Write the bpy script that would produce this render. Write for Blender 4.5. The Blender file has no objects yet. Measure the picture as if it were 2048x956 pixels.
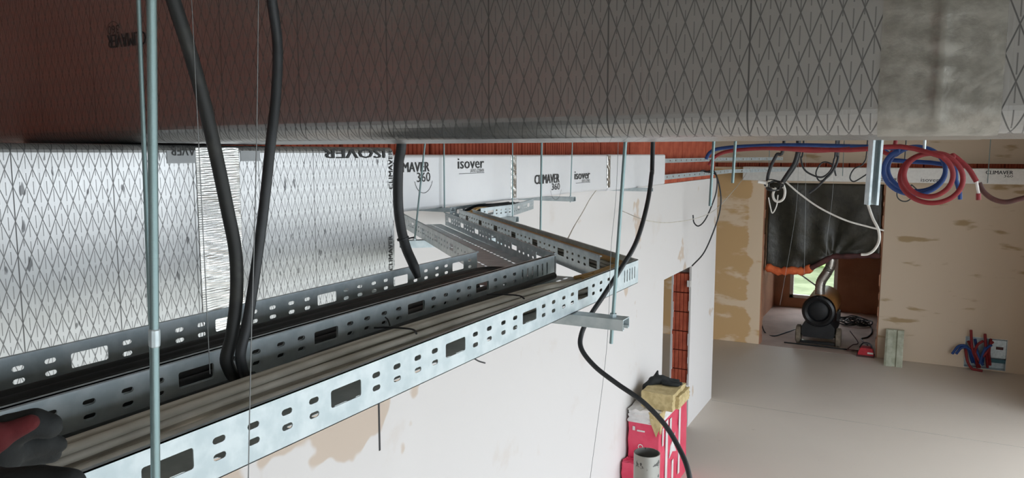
import bpy, bmesh, math, random
from mathutils import Vector, Matrix

# ------------------------------------------------------------------ camera, sky, light, exposure
sc = bpy.context.scene
col = sc.collection
random.seed(7)
EYE = 3.5                      # the camera looks along the services just under the ceiling
FPX = 1500.0                   # focal length in pixels of the 2048 x 956 frame
PITCH = math.atan(170.0 / FPX)
YAW = math.radians(28)
cam_data = bpy.data.cameras.new('camera')
cam_data.sensor_width = 36.0
cam_data.lens = FPX / 2048.0 * 36.0
cam_data.clip_start = 0.02
cam = bpy.data.objects.new('camera', cam_data)
cam.location = (0, 0, EYE)
cam.rotation_euler = (math.pi / 2 - PITCH, 0, YAW)
col.objects.link(cam)
sc.camera = cam

world = bpy.data.worlds.new('overcast_sky')
sc.world = world
world.use_nodes = True
wn = world.node_tree.nodes
wn['Background'].inputs[0].default_value = (0.86, 0.93, 1.0, 1)
wn['Background'].inputs[1].default_value = 4.2

sc.view_settings.view_transform = 'Standard'
sc.view_settings.look = 'None'
sc.view_settings.gamma = 1.0
sc.view_settings.use_curve_mapping = False
sc.view_settings.exposure = 0.4
sc.cycles.use_denoising = True
sc.cycles.max_bounces = 9
sc.cycles.diffuse_bounces = 5
sc.cycles.glossy_bounces = 5
sc.cycles.sample_clamp_indirect = 8.0

# room measures (metres): X across, Y along the white wall, Z up
XL = -2.39        # face of the white wall
XR = 3.3          # window wall
YB = -4.5         # wall behind
YF = 14.13        # far wall with the opening
CEIL = 4.25
WIN_Y = [(-3.9, -0.7), (-0.3, 2.9), (3.3, 6.5), (6.9, 11.0)]
WIN_Z = (0.12, 4.05)

for (a, b) in WIN_Y:           # sky portals in the window openings (guide the daylight, give off none)
    ld = bpy.data.lights.new('window_right_offscreen', 'AREA')
    ld.shape = 'RECTANGLE'
    ld.size = b - a
    ld.size_y = WIN_Z[1] - WIN_Z[0]
    ld.cycles.is_portal = True
    lo = bpy.data.objects.new('window_right_offscreen', ld)
    lo.location = (XR + 0.12, (a + b) / 2, (WIN_Z[0] + WIN_Z[1]) / 2)
    lo.rotation_euler = (math.pi / 2, 0, math.pi / 2)
    col.objects.link(lo)



# ------------------------------------------------------------------ helpers
def ray(u, v):
    du = (u - 1024) / FPX
    dv = (478 - v) / FPX
    h = math.cos(PITCH) + dv * math.sin(PITCH)
    z = dv * math.cos(PITCH) - math.sin(PITCH)
    c, s = math.cos(YAW), math.sin(YAW)
    return Vector((c * du - s * h, s * du + c * h, z))


def at(u, v, x=None, y=None, z=None, t=None):
    """point of the place on a given plane (x, y or z) for a sight line measured in the photograph"""
    r = ray(u, v)
    if x is not None:
        k = x / r.x
    elif y is not None:
        k = y / r.y
    elif z is not None:
        k = (z - EYE) / r.z
    else:
        k = t
    return Vector((r.x * k, r.y * k, r.z * k + EYE))


def tag(o, label=None, cat=None, group=None, kind=None):
    if label:
        o['label'] = label
    if cat:
        o['category'] = cat
    if group:
        o['group'] = group
    if kind:
        o['kind'] = kind
    return o


def thing(name, label, cat, loc, group=None):
    o = bpy.data.objects.new(name, None)
    o.empty_display_size = 0.05
    o.location = loc
    col.objects.link(o)
    return tag(o, label, cat, group)


def set_parent(o, parent):
    o.parent = parent
    p, loc = parent, Vector((0, 0, 0))
    while p is not None:
        loc += p.location if p.type == 'EMPTY' else Vector((0, 0, 0))
        p = p.parent
    o.matrix_parent_inverse = Matrix.Translation(-loc)


class MB:
    def __init__(s):
        s.v, s.f, s.uv, s.mi = [], [], [], []

    def add(s, vs, fs, uvs=None, mi=0):
        n = len(s.v)
        s.v += [tuple(p) for p in vs]
        for i, f in enumerate(fs):
            s.f.append(tuple(n + k for k in f))
            s.uv.append(uvs[i] if uvs else None)
            s.mi.append(mi)
        return s

    def box(s, x0, x1, y0, y1, z0, z1, mi=0):
        vs = [(x, y, z) for z in (z0, z1) for y in (y0, y1) for x in (x0, x1)]
        return s.add(vs, [(0, 2, 3, 1), (4, 5, 7, 6), (0, 1, 5, 4), (2, 6, 7, 3), (0, 4, 6, 2), (1, 3, 7, 5)], mi=mi)

    def prism(s, prof, p0, ax, ay, d, mi=0):
        """closed profile [(a,b)] in axes ax, ay at p0, pushed along vector d"""
        p0, ax, ay, d = Vector(p0), Vector(ax), Vector(ay), Vector(d)
        n = len(prof)
        lo = [p0 + ax * a + ay * b for a, b in prof]
        vs = lo + [p + d for p in lo]
        fs = [(i, (i + 1) % n, n + (i + 1) % n, n + i) for i in range(n)]
        fs += [tuple(range(n - 1, -1, -1)), tuple(range(n, 2 * n))]
        return s.add(vs, fs, mi=mi)

    def tube(s, pts, r, sides=8, cap=True, mi=0):
        pts = [Vector(p) for p in pts]
        rs = r if isinstance(r, (list, tuple)) else [r] * len(pts)
        n = len(pts)
        up = None
        rings = []
        for i, p in enumerate(pts):
            d = (pts[min(i + 1, n - 1)] - pts[max(i - 1, 0)])
            d = d.normalized() if d.length > 1e-9 else Vector((0, 0, 1))
            if up is None:
                up = d.orthogonal().normalized()
            up = up - d * up.dot(d)
            up = up.normalized() if up.length > 1e-6 else d.orthogonal().normalized()
            sd = d.cross(up)
            rings.append([p + (up * math.cos(2 * math.pi * k / sides) + sd * math.sin(2 * math.pi * k / sides)) * rs[i]
                          for k in range(sides)])
        vs = [q for rg in rings for q in rg]
        fs = [(i * sides + k, i * sides + (k + 1) % sides, (i + 1) * sides + (k + 1) % sides, (i + 1) * sides + k)
              for i in range(n - 1) for k in range(sides)]
        if cap:
            fs += [tuple(range(sides - 1, -1, -1)), tuple(range((n - 1) * sides, n * sides))]
        return s.add(vs, fs, mi=mi)

    def lathe(s, prof, c, axis, sides=24, closed=False, mi=0):
        """profile [(radius, height)] about axis through c"""
        c, axis = Vector(c), Vector(axis).normalized()
        e1 = axis.orthogonal().normalized()
        e2 = axis.cross(e1)
        n = len(prof)
        vs = [c + axis * h + (e1 * math.cos(2 * math.pi * k / sides) + e2 * math.sin(2 * math.pi * k / sides)) * r
              for r, h in prof for k in range(sides)]
        m = n if closed else n - 1
        fs = [(i * sides + k, i * sides + (k + 1) % sides, ((i + 1) % n) * sides + (k + 1) % sides, ((i + 1) % n) * sides + k)
              for i in range(m) for k in range(sides)]
        if not closed:
            fs += [tuple(range(sides - 1, -1, -1)), tuple(range((n - 1) * sides, n * sides))]
        return s.add(vs, fs, mi=mi)

    def mesh(s, name, mats, smooth=False, merge=False, angle=40):
        me = bpy.data.meshes.new(name)
        me.from_pydata(s.v, [], s.f)
        if any(u is not None for u in s.uv):
            lay = me.uv_layers.new(name='UVMap')
            for p in me.polygons:
                u = s.uv[p.index]
                if u:
                    for k, li in enumerate(p.loop_indices):
                        lay.data[li].uv = u[k]
        for m in (mats if isinstance(mats, (list, tuple)) else [mats]):
            me.materials.append(m)
        for p in me.polygons:
            p.material_index = s.mi[p.index]
        bm = bmesh.new()
        bm.from_mesh(me)
        if merge:
            bmesh.ops.remove_doubles(bm, verts=bm.verts, dist=1e-5)
        bmesh.ops.recalc_face_normals(bm, faces=bm.faces)
        bm.to_mesh(me)
        bm.free()
        if smooth:
            me.polygons.foreach_set('use_smooth', [True] * len(me.polygons))
            me.set_sharp_from_angle(angle=math.radians(angle))
        me.update()
        return me

    def build(s, name, mats, parent=None, smooth=False, merge=False, angle=40):
        o = bpy.data.objects.new(name, s.mesh(name, mats, smooth, merge, angle))
        col.objects.link(o)
        if parent is not None:
            set_parent(o, parent)
        return o


def smooth_path(pts, sub=8):
    pts = [Vector(p) for p in pts]
    if len(pts) < 3:
        return pts
    P = [pts[0] * 2 - pts[1]] + pts + [pts[-1] * 2 - pts[-2]]
    out = []
    for i in range(1, len(P) - 2):
        a, b, c, d = P[i - 1], P[i], P[i + 1], P[i + 2]
        for k in range(sub):
            t = k / sub
            out.append(0.5 * ((2 * b) + (c - a) * t + (2 * a - 5 * b + 4 * c - d) * t * t + (3 * b - a - 3 * c + d) * t ** 3))
    out.append(pts[-1])
    return out


# ------------------------------------------------------------------ materials
class NT:
    def __init__(s, name):
        s.m = bpy.data.materials.new(name)
        s.m.use_nodes = True
        s.t = s.m.node_tree
        s.b = s.t.nodes['Principled BSDF']

    def n(s, kind, **kw):
        nd = s.t.nodes.new(kind)
        for k, v in kw.items():
            setattr(nd, k, v)
        return nd

    def link(s, a, b):
        s.t.links.new(a, b)

    def put(s, sock, val):
        if hasattr(val, 'default_value') or hasattr(val, 'is_output'):
            s.link(val, sock)
        else:
            sock.default_value = val

    def math(s, op, a, b=0.0, c=0.0):
        nd = s.n('ShaderNodeMath', operation=op)
        for i, x in enumerate((a, b, c)):
            s.put(nd.inputs[i], x)
        return nd.outputs[0]

    def mix(s, fac, a, b):
        nd = s.n('ShaderNodeMix', data_type='RGBA')
        s.put(nd.inputs[0], fac)
        s.put(nd.inputs[6], a)
        s.put(nd.inputs[7], b)
        return nd.outputs[2]

    def coords(s, scale=(1, 1, 1), uv=False, loc=(0, 0, 0)):
        tc = s.n('ShaderNodeTexCoord')
        mp = s.n('ShaderNodeMapping')
        mp.inputs['Scale'].default_value = scale
        mp.inputs['Location'].default_value = loc
        s.link(tc.outputs['UV' if uv else 'Object'], mp.inputs[0])
        return mp.outputs[0]

    def noise(s, vec, scale, detail=4, rough=0.55):
        nd = s.n('ShaderNodeTexNoise')
        s.link(vec, nd.inputs['Vector'])
        nd.inputs['Scale'].default_value = scale
        nd.inputs['Detail'].default_value = detail
        nd.inputs['Roughness'].default_value = rough
        return nd.outputs['Fac']

    def ramp(s, fac, lo, hi):
        nd = s.n('ShaderNodeMapRange', interpolation_type='SMOOTHSTEP')
        s.link(fac, nd.inputs[0])
        nd.inputs[1].default_value = lo
        nd.inputs[2].default_value = hi
        return nd.outputs[0]

    def bump(s, h, strength=0.3, dist=0.002):
        nd = s.n('ShaderNodeBump')
        nd.inputs['Strength'].default_value = strength
        nd.inputs['Distance'].default_value = dist
        s.link(h, nd.inputs['Height'])
        s.link(nd.outputs[0], s.b.inputs['Normal'])

    def set(s, color=None, rough=None, metal=None, spec=None):
        for key, val in (('Base Color', color), ('Roughness', rough), ('Metallic', metal), ('Specular IOR Level', spec)):
            if val is not None:
                s.put(s.b.inputs[key], val)
        return s


def C(r, g, b):
    """sRGB 0-255 to linear"""
    f = lambda c: c / 12.92 if c <= 0.04045 else ((c + 0.055) / 1.055) ** 2.4
    return (f(r / 255), f(g / 255), f(b / 255), 1)


def simple(name, c1, c2=None, rough=0.6, metal=0.0, scale=20, bump=0.0, bscale=60, bdist=0.002, stretch=(1, 1, 1), lo=0.35, hi=0.65):
    n = NT(name)
    v = n.coords(stretch)
    if c2:
        n.set(color=n.mix(n.ramp(n.noise(v, scale), lo, hi), c1, c2))
    else:
        n.set(color=c1)
    n.set(rough=rough, metal=metal)
    if bump:
        n.bump(n.noise(v, bscale), bump, bdist)
    return n.m


def foil_material(name, flecks=0.0, pattern=True):
    n = NT(name)
    tc = n.n('ShaderNodeTexCoord')
    sep = n.n('ShaderNodeSeparateXYZ')
    n.link(tc.outputs['UV'], sep.inputs[0])
    u, v = sep.outputs[0], sep.outputs[1]
    a = n.math('MULTIPLY', u, 1 / 0.025)
    b = n.math('MULTIPLY', v, 1 / 0.065)

    def near(x, width):        # 1 on lines where x is a whole number
        d = n.math('ABSOLUTE', n.math('SUBTRACT', n.math('FRACT', n.math('ADD', x, 0.5)), 0.5))
        mr = n.n('ShaderNodeMapRange', interpolation_type='SMOOTHSTEP')
        n.link(d, mr.inputs[0])
        mr.inputs[1].default_value = width * 0.45
        mr.inputs[2].default_value = width
        mr.inputs[3].default_value = 1
        mr.inputs[4].default_value = 0
        return mr.outputs[0]
    d1 = near(n.math('ADD', a, b), 0.05)
    d2 = near(n.math('SUBTRACT', a, b), 0.05)
    half = n.math('MULTIPLY', a, 2.0)
    dash = near(half, 0.085)
    gap = n.math('GREATER_THAN', n.math('FRACT', n.math('ADD', n.math('MULTIPLY', v, 1 / 0.0325), n.math('MULTIPLY', n.math('FLOOR', n.math('ADD', half, 0.5)), 0.5))), 0.24)
    dash = n.math('MULTIPLY', dash, gap)
    guide = near(n.math('MULTIPLY', u, 1 / 0.2), 0.008)
    diag = n.math('MULTIPLY', n.math('MAXIMUM', d1, d2), 0.9)
    ink = n.math('MAXIMUM', n.math('MAXIMUM', diag, n.math('MULTIPLY', dash, 0.7)), guide)
    vec = n.coords((1, 1, 1), uv=True)
    base = n.mix(n.noise(vec, 9), C(168, 169, 169) if pattern else C(222, 224, 228), C(182, 183, 183) if pattern else C(230, 232, 235))
    if flecks:
        vf = n.coords((14, 5, 1), uv=True)
        fl = n.math('MULTIPLY', n.ramp(n.noise(vf, 3.2, 2), 0.655, 0.70), flecks)
        base = n.mix(fl, base, C(70, 70, 72))
    colr = n.mix(n.math('MULTIPLY', ink, 0.8 if pattern else 0.0), base, C(20, 20, 20))
    n.set(color=colr, metal=n.math('MULTIPLY_ADD', ink, -0.5 if pattern else 0.0, 0.85 if pattern else 0.25), rough=0.3 if pattern else 0.42)
    streak = n.noise(n.coords((60, 1.5, 1), uv=True), 4, 2)
    n.bump(streak, 0.25, 0.0012)
    return n.m


M = {}
M['foil'] = foil_material('printed_duct_foil')
M['foil_flecked'] = foil_material('printed_duct_foil_flecked', 0.75)
M['foil_plain'] = foil_material('plain_duct_foil', 0.0, False)
M['foil_white'] = simple('white_duct_board', C(236, 235, 231), C(228, 227, 223), rough=0.5)
nt = NT('aluminium_tape')
vv = nt.coords((1, 1, 1), uv=True)
nt.set(color=C(214, 214, 212), metal=0.95, rough=0.22)
wv = nt.n('ShaderNodeTexWave', wave_type='BANDS', bands_direction='Y')
nt.link(vv, wv.inputs['Vector'])
wv.inputs['Scale'].default_value = 55
wv.inputs['Distortion'].default_value = 1.6
wv.inputs['Detail'].default_value = 2
nt.bump(wv.outputs['Fac'], 0.22, 0.002)
M['tape'] = nt.m
M['tape_smooth'] = simple('smooth_aluminium_tape', C(158, 158, 153), C(176, 176, 171), rough=0.33, metal=0.9, scale=60, bump=0.4, bscale=90)
M['galv'] = simple('galvanised_steel', C(180, 193, 198), C(199, 209, 213), rough=0.42, metal=0.5, scale=28, bump=0.05, bscale=180)
nt = NT('threaded_rod_steel')
wv = nt.n('ShaderNodeTexWave', wave_type='BANDS', bands_direction='Z')
nt.link(nt.coords(), wv.inputs['Vector'])
wv.inputs['Scale'].default_value = 420
nt.set(color=C(138, 160, 162), metal=0.8, rough=0.45)
nt.bump(wv.outputs['Fac'], 0.2, 0.0005)
M['rod'] = nt.m
M['wire'] = simple('steel_wire', C(120, 122, 122), rough=0.4, metal=0.8)
M['black'] = simple('black_cable_sheath', C(30, 33, 36), C(40, 43, 46), rough=0.5, scale=30, bump=0.1)
M['black_dusty'] = simple('dusty_black_sheath', C(32, 34, 34), C(62, 62, 58), rough=0.6, scale=18, lo=0.5, hi=0.8)
M['grey_cable'] = simple('grey_cable_sheath', C(186, 181, 170), C(202, 197, 186), rough=0.6, scale=12, bump=0.05)
M['brown_cable'] = simple('ochre_cable_sheath', C(170, 136, 78), C(186, 152, 96), rough=0.6, scale=12)
M['white_cable'] = simple('white_cable_sheath', C(214, 212, 206), C(200, 197, 190), rough=0.5)
M['red_pipe'] = simple('red_pipe_insulation', C(122, 26, 32), C(134, 32, 38), rough=0.6, bump=0.15)
M['blue_pipe'] = simple('blue_pipe_insulation', C(20, 56, 116), C(26, 64, 126), rough=0.6, bump=0.15)
M['maroon_pipe'] = simple('maroon_pipe_insulation', C(66, 30, 26), C(76, 36, 30), rough=0.6)
M['ink'] = simple('print_ink', C(36, 38, 40), C(46, 48, 50), rough=0.6)
M['label_grey'] = simple('pale_label_film', C(168, 172, 175), C(160, 164, 167), rough=0.5, metal=0.1)
M['white'] = simple('white_plastic', C(222, 220, 216), C(208, 206, 202), rough=0.5)
M['glass_white'] = simple('white_window_profile', C(232, 232, 230), C(222, 222, 220), rough=0.4)
M['concrete'] = simple('raw_concrete', C(150, 146, 140), C(172, 168, 160), rough=0.9, scale=3, bump=0.3, bscale=30)
M['clay'] = simple('clay_block', C(158, 72, 50), C(178, 90, 64), rough=0.9, scale=6, bump=0.4, bscale=80)
M['mortar'] = simple('grey_mortar', C(170, 160, 148), C(140, 130, 120), rough=0.95, scale=12, bump=0.5)
M['dark_plastic'] = simple('matt_black_plastic', C(26, 27, 29), C(34, 35, 37), rough=0.55, scale=8)
M['black_paint'] = simple('black_enamel', C(24, 25, 27), C(32, 33, 35), rough=0.35, scale=8)
M['orange_paint'] = simple('ochre_enamel', C(196, 140, 80), C(206, 150, 90), rough=0.45)
M['silver'] = simple('silver_flexible_tube', C(210, 206, 200), C(190, 186, 180), rough=0.3, metal=0.85)
M['tyre'] = simple('dusty_rubber', C(110, 100, 86), C(134, 122, 106), rough=0.85, scale=20)
M['red_plastic'] = simple('red_plastic', C(170, 32, 44), C(184, 40, 52), rough=0.45)
M['orange_cloth'] = simple('orange_cloth', C(238, 122, 70), C(226, 104, 58), rough=0.8, scale=12)
M['maroon_cloth'] = simple('maroon_cloth', C(74, 44, 44), C(92, 54, 52), rough=0.8, scale=8)
M['tarp'] = simple('black_sheeting', C(42, 41, 33), C(58, 56, 46), rough=0.42, scale=4, bump=0.6, bscale=9, bdist=0.02)
M['wool'] = simple('mineral_wool', C(172, 154, 110), C(194, 176, 132), rough=1.0, scale=16, bump=1.0, bscale=70, bdist=0.004)
M['film_red'] = simple('red_wrapping_film', C(204, 52, 84), C(214, 70, 98), rough=0.35, scale=6, bump=0.5, bscale=9, bdist=0.01)
M['film_white'] = simple('white_wrapping_film', C(222, 220, 218), C(206, 204, 202), rough=0.35, scale=6, bump=0.5, bscale=9, bdist=0.01)
M['board_green'] = simple('pale_green_board', C(190, 194, 176), C(164, 166, 146), rough=0.9, scale=8, bump=0.3)
M['glove'] = simple('black_glove_fabric', C(20, 24, 25), C(27, 31, 32), rough=0.8, scale=40, bump=0.3, bscale=200)
M['glove_red'] = simple('red_glove_fabric', C(76, 14, 18), C(86, 18, 22), rough=0.9, scale=40, bump=0.3, bscale=200)
M['leaf'] = simple('hedge_leaves', C(120, 150, 84), C(160, 182, 120), rough=0.8, scale=3, bump=0.8, bscale=6, bdist=0.1)
M['grass'] = simple('outdoor_gravel', C(168, 166, 158), C(182, 180, 174), rough=0.95, scale=2)

# plaster of the white wall, with damp tan patches that thin out along the wall
nt = NT('white_plaster')
ob = nt.coords()
sp = nt.n('ShaderNodeSeparateXYZ')
nt.link(ob, sp.inputs[0])
patch = nt.noise(nt.coords((1, 1.6, 1.6)), 1.15, 3, 0.5)
near_end = nt.n('ShaderNodeMapRange')
nt.link(sp.outputs[1], near_end.inputs[0])
for i, x in enumerate((2.2, 3.6, 0.13, -0.08)):
    near_end.inputs[1 + i].default_value = x
pm = nt.ramp(nt.math('ADD', patch, near_end.outputs[0]), 0.575, 0.6)
faint = nt.math('MULTIPLY', nt.ramp(nt.noise(ob, 2.3, 5, 0.6), 0.6, 0.72), 0.18)
base = nt.mix(faint, C(208, 205, 203), C(186, 168, 150))
nt.set(color=nt.mix(nt.math('MULTIPLY', pm, 0.75), base, C(186, 166, 146)), rough=0.85)
nt.bump(nt.noise(ob, 30), 0.1, 0.002)
M['plaster'] = nt.m


def tan_plaster(name, stretch, thr, c_base, c_patch, scale=1.6, loc=(0, 0, 0), soft=0.035):
    n = NT(name)
    p = n.noise(n.coords(stretch, loc=loc), scale, 4, 0.5)
    n.set(color=n.mix(n.ramp(p, thr, thr + soft), c_base, c_patch), rough=0.9)
    n.bump(n.noise(n.coords(), 20), 0.15, 0.003)
    return n.m


nt = NT('cream_plaster_with_tan_float_marks')
ob = nt.coords()
sp = nt.n('ShaderNodeSeparateXYZ')
nt.link(ob, sp.inputs[0])
pt_ = nt.noise(nt.coords((0.75, 1, 2.2)), 1.3, 5, 0.55)
edge = nt.n('ShaderNodeMapRange')
nt.link(sp.outputs[0], edge.inputs[0])
for i, x in enumerate((-2.62, -2.47, 0.06, -0.2)):
    edge.inputs[1 + i].default_value = x
nt.set(color=nt.mix(nt.ramp(nt.math('ADD', pt_, edge.outputs[0]), 0.42, 0.50), C(238, 214, 184), C(218, 180, 130)), rough=0.9)
nt.bump(nt.noise(ob, 20), 0.15, 0.003)
M['pier'] = nt.m
M['far_plaster'] = tan_plaster('beige_plaster_with_dark_marks', (0.9, 1, 3.4), 0.60, C(208, 190, 168), C(170, 146, 112), 1.5, (3, 0, 1.2), 0.09)
M['raw_plaster'] = simple('raw_brown_plaster', C(186, 138, 110), C(172, 124, 98), rough=0.95, scale=2, bump=0.2, bscale=20)
M['back_plaster'] = simple('off_white_plaster', C(214, 210, 204), C(200, 196, 190), rough=0.9, scale=2)
M['grey_plaster'] = simple('grey_plaster', C(168, 164, 160), C(150, 146, 142), rough=0.9, scale=2)
nt = NT('screed_floor')
ob = nt.coords()
spots = nt.ramp(nt.noise(ob, 7, 6, 0.65), 0.66, 0.74)
big = nt.noise(ob, 0.7, 3)
base = nt.mix(big, C(202, 192, 181), C(212, 203, 192))
nt.set(color=nt.mix(nt.math('MULTIPLY', spots, 0.35), base, C(140, 132, 122)), rough=0.55)
nt.bump(nt.noise(ob, 14), 0.08, 0.003)
M['floor'] = nt.m
M['floor_pink'] = simple('dusty_screed', C(202, 182, 170), C(186, 166, 154), rough=0.8, scale=2)


def struct(o, label=None):
    o['kind'] = 'structure'
    if label:
        o['label'] = label
        o['category'] = o.name.split('_')[0].split('.')[0]
    return o


def wall_cells(axis, p0, p1, a0, a1, z0, z1, holes=()):
    """a wall between p0 and p1 on axis ('x' or 'y'), running a0..a1, with rectangular holes (a,b,za,zb)"""
    A = sorted({a0, a1, *[h[0] for h in holes], *[h[1] for h in holes]})
    Z = sorted({z0, z1, *[h[2] for h in holes], *[h[3] for h in holes]})
    mb = MB()
    for i in range(len(A) - 1):
        for k in range(len(Z) - 1):
            ca, cz = (A[i] + A[i + 1]) / 2, (Z[k] + Z[k + 1]) / 2
            if any(h[0] < ca < h[1] and h[2] < cz < h[3] for h in holes):
                continue
            if axis == 'x':
                mb.box(p0, p1, A[i], A[i + 1], Z[k], Z[k + 1])
            else:
                mb.box(A[i], A[i + 1], p0, p1, Z[k], Z[k + 1])
    return mb


# ------------------------------------------------------------------ the setting
PLZ = 3.172                                        # plaster stops here, raw clay blocks above
DOOR_Y = (8.12, 9.33)
DOOR_Z = 2.1
YC = 10.62                                         # end of the white wall
OPX = (-2.345, -0.375)                             # far opening
OPZ = 2.99
YR = 18.0                                          # back wall of the far room
CAB = (0.915, 1.495, 0.02, 0.533)                  # manifold recess in the far wall

fl = MB().box(-5.2, XR + 0.3, YB - 0.3, YF, -0.2, 0.0).build('floor', M['floor'])
struct(fl, 'pale grey screed floor with dust and small stains')
j = MB().box(-2.36, 3.2, 10.52, 10.526, -0.002, 0.0015).build('floor_joint', M['concrete'], fl)
fl2 = MB().box(-2.9, 1.3, YF, YR + 0.2, -0.2, 0.002).build('floor', M['floor_pink'])
struct(fl2, 'dusty pinkish floor of the room beyond the opening')
struct(MB().box(-5.2, XR + 0.3, YB - 0.3, YR + 0.2, CEIL, CEIL + 0.2).build('ceiling', M['concrete']), 'raw concrete ceiling slab above the ducts')

wl = wall_cells('x', XL - 0.25, XL, YB, YC, 0, PLZ, [(DOOR_Y[0], DOOR_Y[1] + 0.13, -1, DOOR_Z)]).build('wall_left', M['plaster'])
struct(wl, 'long white plastered wall with tan damp patches and a doorway')
# backing behind the raw blocks above the plaster
wu = MB().box(XL - 0.25, XL - 0.13, YB, YC, PLZ, CEIL).build('wall_left_upper', M['mortar'])
struct(wu, 'raw clay block wall above the plaster line')


def clay_block(w, d, h, ribs):
    """block with a ribbed front on local -Y, origin at its lower left front corner"""
    mb = MB()
    xs = [0]
    prof = []
    g = 0.008
    step = w / ribs
    for i in range(ribs):
        x = i * step
        prof += [(x + 0.003, g), (x + step * 0.18, 0), (x + step * 0.82, 0), (x + step - 0.003, g)]
    prof += [(w, d), (0, d)]
    mb.prism(prof, (0, 0, 0), (1, 0, 0), (0, 1, 0), (0, 0, h))
    return mb


blk = clay_block(0.362, 0.12, 0.236, 9).mesh('brick', M['clay'])
nrow = 0
z = PLZ + 0.004
while z + 0.2 < CEIL:
    y = YB + (0.18 if nrow % 2 else 0.0)
    while y + 0.37 < YC:
        o = bpy.data.objects.new('brick', blk)
        o.location = (XL - random.uniform(0.0, 0.008), y, z)
        o.rotation_euler = (0, 0, math.pi / 2)
        col.objects.link(o)
        o.parent = wu
        y += 0.374
    z += 0.247
    nrow += 1
# clay blocks in the jamb of the doorway
jb = clay_block(0.246, 0.125, 0.238, 5).mesh('brick', M['clay'])
k = 0
z = 0.003
while z + 0.2 < DOOR_Z:
    hgt = min(0.238, DOOR_Z - z - 0.002)
    o = bpy.data.objects.new('brick', jb)
    o.location = (XL - 0.249, DOOR_Y[1] + random.uniform(0, 0.004), z)
    o.scale = (1, 1, hgt / 0.238)
    col.objects.link(o)
    o.parent = wl
    z += 0.25
for (x0, x1) in ((XL - 0.016, XL + 0.001), (XL - 0.252, XL - 0.236)):      # ragged plaster edges of the jamb
    mb = MB()
    zz = 0
    while zz < DOOR_Z:
        h = random.uniform(0.05, 0.16)
        e = random.uniform(0.0, 0.014)
        a, b = (x0 - e, x1) if x1 > XL - 0.1 else (x0, x1 + e)
        mb.box(a, b, DOOR_Y[1] - 0.012, DOOR_Y[1] + 0.02, zz, min(zz + h, DOOR_Z))
        zz += h
    mb.build('plaster_edge', M['plaster'], wl)
MB().box(XL - 0.012, XL + 0.0005, DOOR_Y[1] + 0.004, DOOR_Y[1] + 0.14, 0, DOOR_Z).build('plaster_reveal', M['plaster'], wl)
MB().box(XL - 0.05, XL - 0.005, DOOR_Y[1] - 0.03, DOOR_Y[1], 1.83, 1.91).build('junction_box', M['white'], wl)
MB().box(XL - 0.012, XL + 0.003, YB + 0.01, 6.95, PLZ - 0.002, 3.262).build('plaster_band', M['plaster'], wl)
sl0, sl1 = at(757, 800, x=XL), at(750, 906, x=XL)
MB().box(XL - 0.003, XL + 0.003, sl0.y - 0.006, sl0.y + 0.006, sl1.z, sl0.z + 0.3).build('joint_slit', M['ink'], wl)
# plaster base curb by the white wall end
struct(wall_cells('x', -5.2, -5.0, YB, YF + 0.3, 0, CEIL).build('wall_side', M['grey_plaster']), 'grey wall of the room behind the doorway')
struct(wall_cells('y', YB - 0.3, YB, -5.2, XR + 0.3, 0, CEIL).build('wall_back', M['back_plaster']), 'grey plastered wall at the near end of the hall')
wr = wall_cells('x', XR, XR + 0.3, YB, YF + 0.3, 0, CEIL, [(a, b, WIN_Z[0], WIN_Z[1]) for a, b in WIN_Y]).build('wall_right', M['grey_plaster'])
struct(wr, 'window wall along the bright side of the hall')
ret = MB().box(2.05, 2.25, 11.6, YF, 0, CEIL).box(2.25, XR, 11.6, 11.8, 0, CEIL).build('wall_shading', M['far_plaster'])  # unseen wall, added to keep daylight off the far right of the hall
struct(ret, 'unseen projecting wall added past the last window to shade the far corner')
for i, (a, b) in enumerate(WIN_Y):
    mb = MB()
    f = 0.07
    for (y0, y1) in ((a, a + f), (b - f, b), ((a + b) / 2 - f / 2, (a + b) / 2 + f / 2)):
        mb.box(XR + 0.1, XR + 0.17, y0, y1, WIN_Z[0], WIN_Z[1])
    for (z0, z1) in ((WIN_Z[0], WIN_Z[0] + f), (WIN_Z[1] - f, WIN_Z[1])):
        mb.box(XR + 0.1, XR + 0.17, a, b, z0, z1)
    struct(mb.build('window_%d' % (i + 2), M['glass_white']), 'tall white framed window of the bright side of the hall')['group'] = 'windows of the bright side'

# far wall: left pier, right wall with the recess, brick course and beam above
pier = MB().box(-5.0, OPX[0], YF, YF + 0.25, 0, 3.265).build('wall_far_pier', M['pier'])
struct(pier, 'cream wall pier with broad tan float marks beside the opening')
wf = wall_cells('y', YF, YF + 0.25, OPX[1], XR, 0, 3.265, [CAB]).build('wall_far', M['far_plaster'])
struct(wf, 'beige plastered wall with brown marks beside the opening')
lint = MB().box(OPX[0], OPX[1], YF, YF + 0.25, OPZ, 3.265).build('wall_far_lintel', M['far_plaster'])
struct(lint, 'plastered lintel over the far opening')
ring = MB().box(-5.0, XR, YF - 0.01, YF + 0.25, 3.345, CEIL).build('trim_1', M['far_plaster'])
struct(ring, 'beige beam under the ceiling along the far wall')
crs = MB().box(-5.0, XR, YF + 0.08, YF + 0.25, 3.265, 3.345).build('wall_far_course', M['clay'])
struct(crs, 'clay block course under the far beam')
fb = clay_block(0.362, 0.11, 0.078, 9).mesh('brick', M['clay'])
for i in range(17):
    o = bpy.data.objects.new('brick', fb)
    o.location = (-3.2 + i * 0.374, YF + 0.02 + random.uniform(0, 0.01), 3.266)
    col.objects.link(o)
    o.parent = crs
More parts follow.
